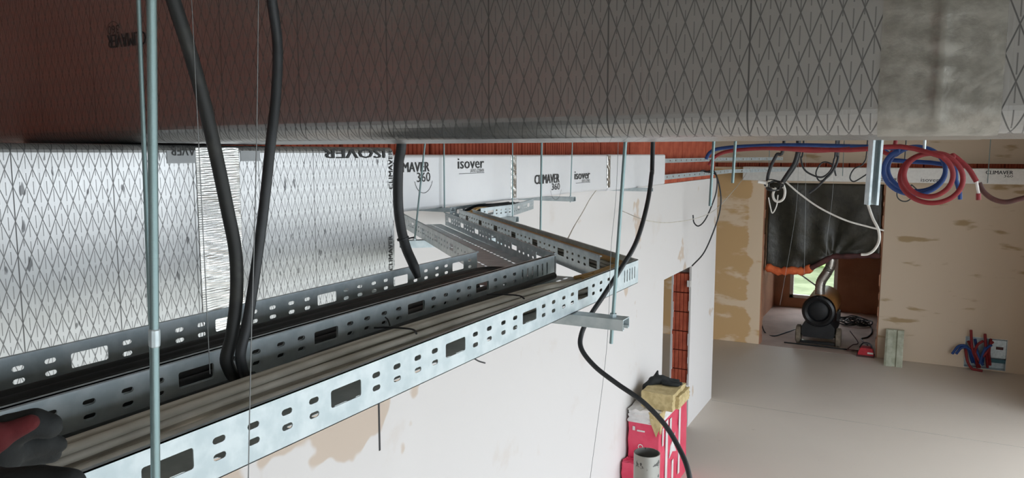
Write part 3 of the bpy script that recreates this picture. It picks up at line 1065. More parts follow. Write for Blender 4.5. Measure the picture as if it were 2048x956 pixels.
w0, w1 = at(420, 748, x=-0.80), at(393, 200, x=-0.80)
w2 = w1 + (w1 - w0) * 1.6
w2.y = min(w2.y, 1.0)
wire('hanger_wire', 'thin steel wire hanging over the crinkled tape into the tray', [w0, at(404, 420, x=-0.80), w1, (w2.x, w2.y, CEIL)], 0.0006, M['wire'])
w0, w1 = at(496, 990, x=-0.60), at(515, 150, x=-0.60)
wire('hanger_wire', 'thin steel wire hanging in front of the near tray side', [w0, at(502, 700, x=-0.60), w1, (w1.x + 0.01, w1.y + 0.03, CEIL)], 0.0006, M['wire'])
wire('hanger_wire', 'fine thread hanging beside the strut bracket down the white wall', [Vector((at(1236, 300, y=1.62).x, 1.62, CEIL - 0.001)), at(1236, 300, y=1.62), at(1222, 500, y=1.61), at(1213, 700, y=1.60), at(1180, 960, y=1.57), at(1165, 1100, y=1.55)], 0.0006, M['wire'])

# ------------------------------------------------------------------ cables
zf = TZ - TH + 0.0015


def cable(label, pts, r, mat, name='cable', group=None, sub=8, sides=8):
    return wire(name, label, pts, r, mat, 'cable', group, sub, sides)


# grey cables lying in the near tray and turning the corner, in layers that rest on one another
RV = Vector((-1.355, 1.385, 0)).normalized()           # along the narrow slanting tray
NV = Vector((-RV.y, RV.x, 0))                          # from its outer to its inner rail


def corner_path(d, xs, z, s_end=1.93):
    """path along the near tray at xs (for y = -0.6 .. 1.55), then d inside the outer rail of the slanting tray"""
    pts = [Vector((x, y, z)) for x, y in zip(xs, (-0.6, 0.0, 0.35, 0.65, 0.95, 1.25, 1.5))]
    pts += [Vector((xs[-1] + (X1N - d - xs[-1]) * f, y, z)) for y, f in ((1.575, 0.2), (1.65, 0.65), (1.72, 0.93), (1.77, 1.0), (1.83, 1.0))]
    r0, th = 0.12, math.atan2(-RV.x, RV.y)             # cables turn the corner side by side about one centre
    cx, cy = X1N - r0, 1.945 - r0 * math.tan(th / 2)
    pts += [Vector((cx + (r0 - d) * math.cos(th * f), cy + (r0 - d) * math.sin(th * f), z)) for f in (0.0, 0.25, 0.5, 0.75, 1.0)]
    o = Vector((X1N, 1.945, z))
    pts += [o + RV * q + NV * d for q in (0.13, 0.3, 0.7, 1.2, 1.6, s_end)]
    return pts


GL = 'grey sheathed cable lying loose among others in the near tray'
GR = 0.0057
layers = ((3, 0.0, (-0.728, -0.735, -0.745, -0.755, -0.752, -0.742, -0.725), (0.032, 0.031, 0.029, 0.027, 0.024, 0.022, 0.02)),
          (3, 0.0116, (-0.735, -0.742, -0.752, -0.757, -0.75, -0.738, -0.722), (0.026, 0.026, 0.024, 0.022, 0.02, 0.018, 0.0165)),
          (2, 0.0232, (-0.75, -0.752, -0.764, -0.772, -0.762, -0.752, -0.738), (0.024, 0.024, 0.022, 0.020, 0.022, 0.02, 0.016)),
          (2, 0.0348, (-0.754, -0.758, -0.762, -0.768, -0.77, -0.757, -0.74), (0.018, 0.018, 0.018, 0.018, 0.014, 0.014, 0.0135)))
for (num, lift, base, gap) in layers:
    for i in range(num):
        d = 0.0220 + 0.0119 * (i + 3 - num)
        cable(GL, corner_path(d, [b - g * i for b, g in zip(base, gap)], zf + GR + lift), GR, M['grey_cable'], group='grey cables in the near tray')
for k in range(3):
    d = 0.0285 + 0.0095 * k
    pts = corner_path(d, [-0.705 - 0.0125 * k] * 7, zf + 0.0464 + 0.0046, 1.93)[8 + k % 2:]
    cable('ochre cable bent round the sharp tray corner', pts, 0.0045, M['brown_cable'], group='ochre cables in the near tray')
# black cables dropping from the ceiling into the near tray and running on along it
pa = [at(u, v, x=-0.845) for u, v in ((345, -4), (372, 78), (404, 190), (432, 310), (455, 420), (471, 505), (473, 590), (464, 670), (455, 730))]
pa[0:0] = [pa[0] + (pa[0] - pa[1]) * ((CEIL - 0.001 - pa[0].z) / (pa[0].z - pa[1].z))]
pa += [Vector((-0.85, pa[-1].y + 0.05, zf + 0.014)), Vector((-0.862, pa[-1].y + 0.25, zf + 0.011)), Vector((-0.865, 1.3, zf + 0.011)), Vector((-0.862, 1.75, zf + 0.012)),
       Vector((-0.858, 1.86, zf + 0.014))]
cable('thicker black cable dropping past the crinkled tape into the near tray', pa, 0.0092, M['black_dusty'], sides=12)
pb = [at(u, v, x=-0.825) for u, v in ((543, -4), (555, 90), (552, 190), (541, 290), (527, 420), (511, 540), (496, 640), (482, 725))]
q0, dq = pb[0], pb[0] - pb[1]
pb[0:0] = [Vector((q0.x, q0.y + dq.y * 3.5, CEIL - 0.001)), q0 + dq * 3.3, q0 + dq * 2.0, q0 + dq]
pb += [Vector((-0.834, pb[-1].y + 0.05, zf + 0.012)), Vector((-0.843, pb[-1].y + 0.25, zf + 0.0078)), Vector((-0.84, 1.25, zf + 0.0078)), Vector((-0.805, 1.5, zf + 0.0078))]
pb += corner_path(0.0605, [-0.805] * 7, zf + 0.0078, 1.93)[7:]
cable('slimmer black cable hanging straight in front of the crossing duct', pb, 0.0074, M['black'], sides=12)
cable('dark strand in place of the shaded floor along the foot of the tray divider', [(-0.868, -0.6, zf + 0.009), (-0.866, 0.3, zf + 0.009), (-0.868, 0.62, zf + 0.009), (-0.872, 0.8, zf + 0.009)], 0.0088, M['black_dusty'], sides=10)  # added dark strand, stands in for the shaded tray floor beside the divider
# black cables filling the second tray
for k, (x, zz, r) in enumerate(((-0.918, 0.0, 0.012), (-0.957, 0.0, 0.0125), (-0.985, 0.0, 0.012), (-1.013, 0.0, 0.0125), (-1.04, 0.0, 0.011), (-1.066, 0.0, 0.0105), (-1.09, 0.0, 0.0095),
                                (-0.971, 0.0225, 0.0103), (-0.999, 0.0225, 0.0103), (-1.0265, 0.0225, 0.0103))):
    zc = zf + r + zz
    e = 1.60 + 0.008 * ((k * 5) % 4)
    pts = [(x, -0.7, zc), (x + 0.002, 0.3, zc), (x - 0.002, 0.9, zc), (x + 0.002, 1.35, zc), (x, e, zc)]
    if k in (7, 8):            # two of them loop back at the corner over the others
        xr = -1.0925 if k == 7 else -1.062
        top = 1.885 if k == 7 else 1.855
        zl = zf + r + 0.0025
        pts = pts[:-1] + [(x, 1.64, zc), (x - 0.001, 1.78, zl + 0.006), (x - 0.012, top - 0.02, zl), ((x + xr) / 2, top, zl), (xr + 0.012, top - 0.02, zl), (xr, 1.78, zl), (xr, 1.66, zl)]
    cable('black power cable packed in the tray beside the flecked duct', pts, r, M['black'], group='black cables in the far tray')
# sleeve bundle dropping behind the crossing duct
pc = [at(u, v, y=1.515) for u, v in ((803, 286), (797, 330), (796, 400), (801, 450), (812, 495), (827, 530), (836, 556))]
pc = [Vector((pc[0].x, pc[0].y, CEIL - 0.001)), Vector((pc[0].x, pc[0].y, 3.85)), Vector((pc[0].x, pc[0].y, 3.65))] + [Vector((p.x, p.y, p.z)) for p in pc]
bd_ = thing('cable', 'thick black sleeved cable bundle dropping into the black cables', 'cable', pc[-1])
sp_ = smooth_path(pc, 8)
rr = [0.0125 if i < len(sp_) - 8 else 0.0125 - 0.0055 * (i - len(sp_) + 8) / 8 for i in range(len(sp_))]
MB().tube(sp_, rr, 14).build('sleeve', M['black'], bd_, smooth=True, angle=80)
ct = at(806, 477, y=1.515)
MB().lathe([(0.012, -0.002), (0.0155, -0.002), (0.0155, 0.002), (0.012, 0.002)], ct, (0.15, 0.25, -1), 14).build('cable_tie', M['black'], bd_)
MB().tube([ct + Vector((0.012, 0.006, 0)), ct + Vector((0.024, 0.014, 0.003))], 0.002, 6).build('tie_tail', M['black'], bd_)
# long black cable swinging past the strut bracket
pd = [(1306, 284), (1303, 350), (1293, 415), (1272, 485), (1240, 540), (1208, 590), (1180, 632), (1163, 668), (1163, 698), (1190, 733), (1235, 768), (1285, 803), (1330, 850), (1360, 900), (1376, 940), (1383, 985)]
tt = [2.0, 1.96, 1.9, 1.82, 1.76, 1.73, 1.72, 1.72, 1.70, 1.68, 1.66, 1.64, 1.62, 1.6, 1.58, 1.57]
pp = [at(u, v, t=t) for (u, v), t in zip(pd, tt)]
pp = [Vector((pp[0].x, pp[0].y + 0.02, CEIL))] + pp
e = pp[-1]
pp += [Vector((e.x + 0.006, e.y - 0.004, e.z - 0.06)), Vector((e.x + 0.012, e.y - 0.01, e.z - 0.18)), Vector((e.x + 0.03, e.y - 0.05, 2.2)), Vector((e.x + 0.05, e.y - 0.05, 1.2)), Vector((e.x + 0.06, e.y - 0.02, 0.3)), Vector((e.x + 0.2, e.y + 0.1, 0.008)), Vector((e.x + 0.5, e.y + 0.4, 0.008))]
cable('long black cable swinging down past the strut bracket to the floor', pp, 0.0057, M['black'], sides=10)
# cut tie tails in and under the near tray
for (pts, lab) in (([at(944, 714, x=-0.66), at(957, 722, x=-0.66), at(970, 726, x=-0.66)], 'short cut cable end poking out under the near tray'),
                   ([at(770, 634, x=-0.86), at(776, 640, x=-0.855), at(780, 652, x=-0.85)], 'short tie tail standing up at the tray divider')):
    cable(lab, pts, 0.0014, M['black'], 'cable_tie')
for k, (x, y) in enumerate(((-0.765, 1.02), (-0.745, 1.38))):
    zt_ = zf + 0.0348 + 2 * GR + 0.0018
    mb = MB()
    mb.tube(smooth_path([(x - 0.05, y, zt_ - 0.002), (x - 0.02, y + 0.01, zt_), (x + 0.02, y + 0.015, zt_), (x + 0.04, y + 0.0, zt_ - 0.002)], 5), 0.0018, 6)
    tag(mb.build('cable_tie', M['black'], None, smooth=True), ('black tie across the grey cables by the strut bracket', 'black tie across the grey cables before the tray corner')[k], 'cable tie')
# grey thin flex behind the slanting tray
cable('thin grey flex hanging from the wall duct to the slanting tray', [Vector((-2.0, 5.05, 3.24)), at(1180, 398, y=4.8), at(1165, 425, y=4.2), at(1150, 450, y=3.6), at(1138, 473, y=2.9), at(1130, 490, y=2.36)], 0.003, M['grey_cable'])
for k in range(3):
    x = -2.022 - 0.0105 * k
    cable('ochre wire end showing above the arriving trays', [(x - 0.012, 3.365, 3.186), (x, 3.40, 3.208), (x, 3.46, 3.214), (x, 3.54, 3.208), (x, 3.66, 3.185)], 0.0042, M['brown_cable'], group='ochre wire ends under the wall duct')
for k in range(3):
    x = -2.068 - 0.036 * k
    cable('black cable lying in the short tray under the wall duct', [(x, 3.44, TZ - 0.03), (x, 3.6, TZ - 0.004), (x, 3.8, TZ - 0.008), (x - 0.09, 4.15, TZ - 0.02)], 0.008, M['black'], group='cables in the short tray')

# ------------------------------------------------------------------ hanging services further back
YP = 4.6


def hang(label, px, r, mat, y=YP, name='cable', cat='cable', group=None, sides=8, lead=None):
    pts = [at(u, v, y=y) if len(q) == 0 else at(u, v, y=q[0]) for u, v, *q in px]
    if lead:
        pts[0:0] = [Vector(q) for q in lead]
    if px[0][1] <= 292:
        pts[0:0] = [Vector((pts[0].x, pts[0].y, CEIL - 0.001))]
    if px[-1][1] <= 292:
        pts += [Vector((pts[-1].x, pts[-1].y, CEIL - 0.001))]
    return tag(MB().tube(smooth_path(pts, 8), r, sides).build(name, mat, None, smooth=True, angle=80), label, cat, group)


def coil(name, label, rings, turns, r, mat, y, start, tailpx, a0=90, jitter=0.06, seed=1, headpx=(), wob=0.05):
    rnd = random.Random(seed)
    o = thing(name, label, 'pipe', at(rings[0][0], rings[0][1], y=y))
    pts = [at(u, v, y=y + 0.02) for u, v in headpx]
    N = int(turns * 20)
    for i in range(N + 1):
        a = math.radians(a0 + start * 360.0 * i / 20)
        f = min(1.0, max(0.0, (i / 20.0 - 0.35) / 1.1))
        e0, e1 = rings
        cu_, cv_, ru_, rv_ = [p + (q - p) * f for p, q in zip(e0, e1)]
        pts.append(at(cu_ + ru_ * math.cos(a), cv_ - rv_ * math.sin(a), y=y + wob * (i / 20.0) - 0.02))
    pts += [at(u, v, y=y + wob * turns) for u, v in tailpx]
    MB().tube(smooth_path(pts, 3), r, 10).build('insulated_pipe', mat, o, smooth=True, angle=80)
    return o, pts[-1]


bo, be = coil('pipe_coil', 'coil of blue insulated pipe hanging behind the red coil', ((1829, 341, 62, 48), (1835, 338, 56, 44)), 2.1, 0.0125, M['blue_pipe'], YP + 0.12, 1, [(1898, 330), (1912, 360), (1920, 388)], a0=120, seed=2, headpx=[(1700, 294), (1760, 294)])
MB().tube([be, be + Vector((0.002, 0, -0.03))], 0.011, 8).build('end_cap', M['blue_pipe'], bo)
ro, re = coil('pipe_coil', 'coil of red insulated pipe hanging in front of the blue coil', ((1859, 350, 47, 42), (1866, 356, 66, 50)), 2.05, 0.0135, M['red_pipe'], YP, -1, [(1905, 310), (1935, 335), (1953, 363)], a0=70, seed=5, headpx=[(1560, 297), (1700, 300), (1800, 293)])
re2 = at(1957, 387, y=re.y)
MB().tube([re, re2], 0.007, 8).build('bare_pipe_end', M['white'], ro)
MB().tube([re2, re2 + Vector((0.002, 0, -0.035))], 0.012, 8).build('end_cap', M['red_pipe'], ro)
MB().tube([Vector((at(1848, 290, y=YP).x, YP, CEIL - 0.001)), at(1848, 306, y=YP)], 0.008, 6).build('hook', M['galv'], ro)
hang('maroon insulated pipe sagging below the far duct print', [(1958, 366), (1968, 384), (1986, 398), (2010, 404), (2035, 399), (2060, 388), (2090, 340), (2100, 290)], 0.014, M['maroon_pipe'], 5.0, 'pipe', 'pipe')
hang('red insulated pipe running under the ceiling towards the coils', [(1418, 330), (1432, 312), (1460, 302), (1520, 297), (1570, 298), (1630, 302), (1690, 298), (1745, 293), (1790, 290)], 0.012, M['red_pipe'], 5.0, 'pipe', 'pipe')
hang('blue insulated pipe running under the ceiling towards the coils', [(1412, 318), (1420, 305), (1440, 297), (1500, 292), (1600, 290), (1745, 293), (1790, 290)], 0.012, M['blue_pipe'], 5.1, 'pipe', 'pipe')
# black cable loops by the bundle
for k, (lab, px, r) in enumerate((
        ('black cable curving down into the cable knot beside the opening', [(1568, 285), (1553, 310), (1541, 335), (1535, 358), (1537, 380)], 0.011),
        ('black cable drooping from the beam to the knot, the thickest of its bunch', [(1596, 285), (1595, 305), (1588, 328), (1575, 348), (1563, 366)], 0.013),
        ('slim black cable drooping beside the thickest one to the knot', [(1600, 285), (1600, 306), (1592, 331), (1578, 352), (1566, 368)], 0.007),
        ('black cable making a wide loop under the far beam', [(1607, 290), (1602, 315), (1608, 338), (1625, 350), (1645, 354), (1662, 340), (1668, 320), (1672, 288)], 0.006),
        ('black cable with a long double twist under the far beam', [(1674, 288), (1676, 315), (1668, 338), (1650, 358), (1632, 376), (1618, 386)], 0.008),
        ('thin black cable looped small under the far beam', [(1678, 290), (1674, 325), (1660, 350), (1640, 362), (1632, 345), (1645, 325), (1665, 330), (1672, 352)], 0.005),
        ('thin black cable curled beside the vertical strut', [(1735, 285), (1728, 325), (1708, 338), (1700, 355), (1708, 363), (1728, 352), (1745, 340)], 0.0045),
        ('small black cable loop behind the red coil', [(1812, 285), (1806, 340), (1794, 385), (1800, 400), (1815, 402), (1826, 390), (1822, 370), (1835, 380)], 0.004))):
    hang(lab, px, r, M['black'], 5.2 + 0.05 * k)
hang('white cable loop hanging from the cable knot', [(1551, 375), (1546, 388), (1549, 400), (1558, 403), (1567, 397), (1570, 383), (1567, 370)], 0.008, M['white_cable'], 5.15)
hang('thin white cable end hanging from the cable knot', [(1537, 395), (1541, 415), (1545, 426), (1553, 412), (1556, 390)], 0.004, M['white_cable'], 5.15)
hang('long white cord sagging across the black sheeting', [(1572, 364), (1600, 388), (1640, 416), (1690, 440), (1735, 453), (1768, 461)], 0.0055, M['white_cable'], 5.2)
hang('white cord hanging from the vertical strut and curling back', [(1733, 400), (1745, 435), (1757, 460), (1758, 482), (1748, 500), (1735, 508), (1722, 509)], 0.0055, M['white_cable'], 3.41)
kn = thing('cable_knot', 'knot of grey cables tied up below the beam, left end with a white tube', 'cable', at(1548, 372, y=5.15))
rnd = random.Random(4)
for k in range(6):
    a = rnd.uniform(0, 6.28)
    px = []
    for i in range(10):
        t = a + i * 0.75
        px.append(at(1548 + 16 * math.cos(t) + rnd.uniform(-3, 3), 370 + 9 * math.sin(t) + rnd.uniform(-2, 2), y=5.15 + rnd.uniform(-0.05, 0.05)))
    MB().tube(smooth_path(px, 4), 0.006, 6).build('cable_turn', M['black_dusty'] if k % 2 else M['grey_cable'], kn, smooth=True, angle=80)
MB().tube([at(1516, 363, y=5.1), at(1534, 366, y=5.12)], 0.011, 10).build('white_tube', M['white'], kn, smooth=True)
for k, px in enumerate(([(1430, 345), (1441, 385), (1440, 420), (1428, 460), (1408, 505), (1384, 532)],
                        [(1432, 350), (1433, 380), (1424, 410), (1410, 440), (1397, 452), (1388, 445), (1386, 430)])):
    hang(('thin black cable from the wall trays reaching the doorway corner', 'thin black cable from the wall trays ending in a hook')[k], px, 0.009 if k == 0 else 0.008, M['black'], 8.9 if k else 9.0, lead=[(-2.29, 8.91 - 0.06 * k, 3.253), (-2.24, 8.96 - 0.06 * k, 3.262), (-2.203, 8.99 - 0.06 * k, 3.305), (-2.17, 9.02 - 0.06 * k, 3.29)])
cable('thin grey line slanting from the far duct to the white wall', [at(1500, 336, y=FDY + 0.004), at(1480, 365, y=11.5), at(1455, 395, y=10.0), at(1430, 420, y=8.8), at(1395, 436, y=7.9), at(1340, 445, y=7.0), at(1290, 440, y=6.2), at(1240, 420, x=XL + 0.001)], 0.004, M['grey_cable'])
for k, u in enumerate((1537, 1685, 1975)):
    p = at(u, 352 if u < 1900 else 366, y=13.7)
    tag(MB().tube([p, (p.x, p.y, CEIL)], 0.006, 6).build('threaded_rod', M['rod']), ('hanger rod of the far duct by the cable knot', 'hanger rod of the far duct above the sheeting', 'hanger rod of the far duct beside its bold print')[k], 'rod')

for k, px in enumerate(([(1598, 285), (1594, 400), (1583, 480), (1560, 610)], [(1612, 285), (1611, 420), (1608, 560)], [(1672, 285), (1664, 400), (1655, 470), (1652, 512)])):
    hang(('thin string slanting before the sheeting to the heater room floor', 'thin string hanging plumb before the sheeting', 'thin string hanging before the sheeting down to its tie')[k], px, 0.0009, M['wire'], 5.6 + 0.1 * k, 'string', 'string', sides=5)
# ------------------------------------------------------------------ black sheeting in the opening
tp = thing('plastic_sheet', 'black plastic sheeting hung over the upper half of the opening', 'sheeting', (-1.36, YF + 0.1, 1.5))
nx, nz = 60, 26
x0, x1 = OPX[0] + 0.07, OPX[1] - 0.045
rnd = random.Random(9)


TW = [(rnd.uniform(6, 34), rnd.uniform(-7, 7), rnd.uniform(0, 6.3), rnd.uniform(0.008, 0.02)) for _ in range(8)]


def tarp_pt(fx, fz, off=0.0):
    x = x0 + (x1 - x0) * fx
    zb = 1.42 - 0.05 * math.sin(fx * 3.1 * 1.2) + (0.30 * max(0, min(1, (fx - 0.35) / 0.25)))
    zb -= 0.06 * max(0, 1 - abs(fx - 0.12) / 0.12)
    zt = OPZ + 0.01
    z = zt + (zb - zt) * fz
    y = YF + 0.07
    for (kx, kz, ph, am) in TW:
        y += am * math.sin(fx * kx + fz * kz + ph) * (0.35 + 0.65 * fz)
    ax_, az_ = fx - 0.6, fz - 1.0          # creases fanning out from the tie over the flue
    ang = math.atan2(az_, ax_)
    y += 0.03 * math.sin(ang * 11) * math.exp(-(ax_ * ax_ * 4 + az_ * az_) * 2.2)
    return Vector((x, y - off, z))


vs = [tarp_pt(i / nx, k / nz) for i in range(nx + 1) for k in range(nz + 1)]
o = MB().add(vs, [(i * (nz + 1) + k, (i + 1) * (nz + 1) + k, (i + 1) * (nz + 1) + k + 1, i * (nz + 1) + k + 1) for i in range(nx) for k in range(nz)]).build('sheet', M['tarp'], tp, smooth=True, angle=80)
sm = o.modifiers.new('thickness', 'SOLIDIFY')
sm.thickness = 0.004


def hem(f0, f1, mat, name, r=0.05):
    pts = [tarp_pt(f0 + (f1 - f0) * i / 14, 0.985) + Vector((0, -0.02, 0.01)) for i in range(15)]
    rs = [r * (0.75 + 0.4 * math.sin(i * 1.3) ** 2) for i in range(15)]
    MB().tube(pts, rs, 8).build(name, mat, tp, smooth=True, angle=80)


hem(0.0, 0.42, M['orange_cloth'], 'orange_hem', 0.075)
hem(0.36, 1.0, M['maroon_cloth'], 'maroon_hem', 0.05)

# ------------------------------------------------------------------ heater in the opening
hc = at(1637, 623, y=14.42)
R = 0.27
ht = thing('space_heater', 'orange drum heater on wheels with a silver flue in the opening', 'heater', (hc.x, hc.y + 0.4, 0.0))
MB().lathe([(R * 0.85, 0.115), (R, 0.12), (R * 1.03, 0.16), (R * 1.03, 1.3), (R * 0.9, 1.38), (0.02, 1.39)], hc, (0, 1, 0), 32).build('drum', M['orange_paint'], ht, smooth=True)
MB().lathe([(R * 0.66, 0.1), (R * 0.70, 0.0), (R * 0.86, -0.03), (R * 1.0, -0.015), (R * 1.08, 0.03), (R * 1.06, 0.08), (R * 0.9, 0.1)], hc, (0, 1, 0), 36, closed=True).build('front_ring', M['black_paint'], ht, smooth=True)
MB().lathe([(0.01, 0.045), (R * 0.5, 0.04), (R * 0.68, 0.07), (R * 0.68, 0.09), (0.01, 0.09)], hc, (0, 1, 0), 32).build('outlet_cone', M['dark_plastic'], ht, smooth=True)
bx = hc.x
mb = MB()
mb.prism([(-0.25, 0.16), (0.25, 0.16), (0.28, 0.22), (0.28, 0.36), (0.21, hc.z - R * 0.8), (-0.21, hc.z - R * 0.8), (-0.28, 0.36), (-0.28, 0.22)], (bx, hc.y + 0.05, 0), (1, 0, 0), (0, 0, 1), (0, 1.1, 0))
mb.build('tank_chassis', M['dark_plastic'], ht)
MB().box(bx - 0.29, bx + 0.29, hc.y + 0.02, hc.y + 0.06, 0.05, 0.1).build('front_bar', M['black_paint'], ht)
for sx in (-1, 1):
    MB().lathe([(0.05, -0.04), (0.15, -0.045), (0.175, -0.03), (0.175, 0.03), (0.15, 0.045), (0.05, 0.04)], (bx + sx * 0.34, hc.y + 0.18, 0.176), (1, 0, 0), 24).build('wheel', M['tyre'], ht, smooth=True)
MB().tube([(bx - 0.36, hc.y + 0.18, 0.176), (bx + 0.36, hc.y + 0.18, 0.176)], 0.015, 8).build('axle', M['black_paint'], ht)
for sx in (-1, 1):
    MB().tube([(bx + sx * 0.2, hc.y + 1.0, 0.0), (bx + sx * 0.2, hc.y + 1.0, 0.2)], 0.02, 8).build('rear_leg', M['black_paint'], ht)
MB().box(bx + 0.28, bx + 0.33, hc.y + 0.35, hc.y + 0.6, 0.45, 0.62).build('control_box', M['black_paint'], ht)
fp = smooth_path([(bx - 0.02, hc.y + 0.3, hc.z + R * 0.9), (bx - 0.01, hc.y + 0.3, hc.z + R + 0.22), (bx + 0.09, hc.y + 0.3, hc.z + R + 0.42), (bx + 0.15, hc.y + 0.3, hc.z + R + 0.62), (bx + 0.14, hc.y + 0.3, hc.z + R + 1.1), (bx + 0.13, hc.y + 0.3, hc.z + R + 1.9)], 14)
rr = [0.085 + (0.006 if i % 2 else -0.004) for i in range(len(fp))]
MB().tube(fp, rr, 18).build('flue_tube', M['silver'], ht, smooth=True, angle=70)
MB().tube([(bx - 0.03, hc.y - 0.005, hc.z + R * 0.98), (bx - 0.03, hc.y - 0.005, hc.z + R * 0.84)], 0.014, 8).build('latch', M['silver'], ht)

cable('thin dark lead curving on the floor to the heater', [at(1521, 600, y=14.6), at(1522, 640, y=14.55), at(1530, 665, z=0.012), at(1548, 672, z=0.012), at(1575, 664, z=0.012), at(1602, 656, z=0.012), (bx - 0.27, hc.y + 0.45, 0.2)], 0.012, M['black'])
tag(MB().tube([Vector((at(1570, 682, z=0.014).x, 14.445, 0.015)), Vector((at(1725, 697, z=0.014).x, 14.425, 0.015))], 0.013, 6).build('pipe', M['black_dusty']), 'thin dark pipe lying on the floor across the opening', 'pipe')
cl = []
rnd = random.Random(2)
cc = at(1708, 648, z=0.0)
for i in range(110):
    a = i * 0.42
    rr_ = 0.22 + 0.12 * math.sin(i * 0.17) + rnd.uniform(-0.03, 0.03)
    cl.append((cc.x + rr_ * 1.05 * math.cos(a), cc.y + rr_ * 1.0 * math.sin(a), 0.015 + 0.05 * rnd.random() + 0.02 * (i / 40)))
cl += [tuple(at(u, v, z=0.014)) for u, v in ((1738, 650), (1744, 664), (1735, 674), (1722, 678), (1735, 690))]
cable('heap of black extension lead coiled on the floor beside the heater', cl, 0.012, M['black'], sub=3)

rx = at(1731, 712, z=0.0)
rb = thing('extension_box', 'small red power distribution box on the floor by the opening edge', 'power box', rx)
mb = MB()
mb.prism([(-0.12, 0.01), (0.12, 0.01), (0.13, 0.05), (0.10, 0.15), (-0.08, 0.16), (-0.12, 0.06)], (rx.x, rx.y - 0.08, 0), (1, 0, 0), (0, 0, 1), (0, 0.18, 0))
mb.build('casing', M['red_plastic'], rb)
MB().box(rx.x - 0.14, rx.x + 0.14, rx.y - 0.1, rx.y + 0.11, 0, 0.03).build('foot', M['maroon_cloth'], rb)
MB().box(rx.x + 0.03, rx.x + 0.12, rx.y - 0.086, rx.y - 0.07, 0.06, 0.09).build('socket_flap', M['white'], rb)
MB().tube(smooth_path([(rx.x - 0.1, rx.y, 0.14), (rx.x - 0.04, rx.y, 0.23), (rx.x + 0.06, rx.y, 0.22), (rx.x + 0.1, rx.y, 0.14)], 5), 0.012, 8).build('carry_handle', M['black_paint'], rb, smooth=True)
cable('short lead looping from the red power box', [at(1720, 704, z=0.04), at(1705, 700, z=0.039), at(1694, 700, z=0.039), at(1705, 690, z=0.036), at(1716, 685, z=0.012), at(1700, 662, z=0.012)], 0.009, M['maroon_cloth'])

# board leaning on the far wall
bc0, bc1 = at(1767, 732, z=0), at(1803, 734, z=0)
bl = MB()
prof = [(0, 0), (0.02, 0.0), (0.026, 0.0), (0.05, 0)]
w = (bc1 - bc0).length
ly = (YF - bc0.y - 0.13) / 0.56
bl.prism([(0, 0.02), (w * 0.12, 0), (w * 0.40, 0), (w * 0.45, 0.035), (w * 0.60, 0.035), (w * 0.66, 0), (w * 0.93, 0), (w, 0.015), (w, 0.09), (0, 0.09)],
         (bc0.x, bc0.y + 0.02, 0.0), (1, 0, 0), (0, 1, 0), (0, ly * 0.54, 0.54))
lb = thing('foam_board', 'pale green grooved foam block leaning against the far wall', 'board', (bc0.x + w / 2, bc0.y, 0))
bl.build('block', M['board_green'], lb)

# ------------------------------------------------------------------ manifold recess
mc = thing('manifold_cabinet', 'open steel manifold box sunk low in the far wall with pipe ends', 'cabinet', ((CAB[0] + CAB[1]) / 2, YF + 0.06, CAB[2]))
xa, xb, za, zb = CAB
mb = MB()
mb.box(xa, xb, YF + 0.13, YF + 0.135, za, zb)
for (x_0, x_1, z_0, z_1) in ((xa, xa + 0.006, za, zb), (xb - 0.006, xb, za, zb), (xa, xb, za, za + 0.006), (xa, xb, zb - 0.006, zb)):
    mb.box(x_0, x_1, YF - 0.008, YF + 0.13, z_0, z_1)
mb.build('housing', M['galv'], mc)
MB().box(xa + 0.34, xb - 0.01, YF + 0.005, YF + 0.02, za + 0.2, zb - 0.02).build('cover_plate', M['galv'], mc)
MB().box(xa + 0.35, xb - 0.01, YF - 0.004, YF + 0.02, za + 0.12, za + 0.18).build('blue_strip', simple('teal_plastic', C(44, 92, 104), rough=0.5), mc)
MB().box(xa + 0.43, xb - 0.05, YF - 0.002, YF + 0.006, za + 0.34, za + 0.385).build('slot', M['maroon_cloth'], mc)
rnd = random.Random(12)
pe = [('red_pipe', [(1960, 735), (1945, 700), (1942, 660)]), ('red_pipe', [(1975, 735), (1972, 700), (1970, 668)]), ('blue_pipe', [(1945, 725), (1935, 695), (1918, 692), (1904, 708)]),
      ('blue_pipe', [(1952, 728), (1940, 700), (1924, 695), (1912, 708)]), ('red_pipe', [(1955, 735), (1950, 705), (1955, 690), (1966, 682)]), ('blue_pipe', [(1965, 725), (1968, 705), (1975, 695), (1983, 690)]),
      ('red_pipe', [(1980, 730), (1978, 705), (1980, 690), (1986, 684)]), ('red_pipe', [(1930, 690), (1936, 725), (1950, 742), (1965, 748)]), ('blue_pipe', [(1950, 678), (1955, 705), (1962, 722), (1966, 731)]),
      ('blue_pipe', [(1970, 672), (1972, 690), (1964, 712), (1960, 728)]), ('red_pipe', [(1936, 682), (1950, 706), (1958, 722)]), ('red_pipe', [(1982, 678), (1976, 700), (1962, 716)])]
for k, (m_, px) in enumerate(pe):
    yy = YF + 0.03 - 0.012 * k
    p = smooth_path([at(u, min(v, 742), y=YF - 0.06 + 0.06 * (i == 0) - 0.03 * i) for i, (u, v) in enumerate(px)], 6)
    for q in p:
        q.z = max(q.z, 0.02)
    o = MB().tube(p, 0.021, 8).build('pipe_end', M[m_], mc, smooth=True, angle=80)
    d = (p[-1] - p[-2]).normalized()
    MB().tube([p[-1], p[-1] + d * 0.04], 0.011, 8).build('bare_tip', M['white'], o)
    MB().tube([p[-1] + d * 0.035, p[-1] + d * 0.07], 0.016, 8).build('red_cap', M['red_plastic'], o)

# ------------------------------------------------------------------ wool packs by the doorway
PX0, PX1, PY0, PY1, PZ = XL + 0.03, -2.05, 6.91, 7.95, 0.99
pk = thing('insulation_pack', 'red and white film wrapped insulation pack standing by the doorway', 'insulation pack', ((PX0 + PX1) / 2, (PY0 + PY1) / 2, 0))


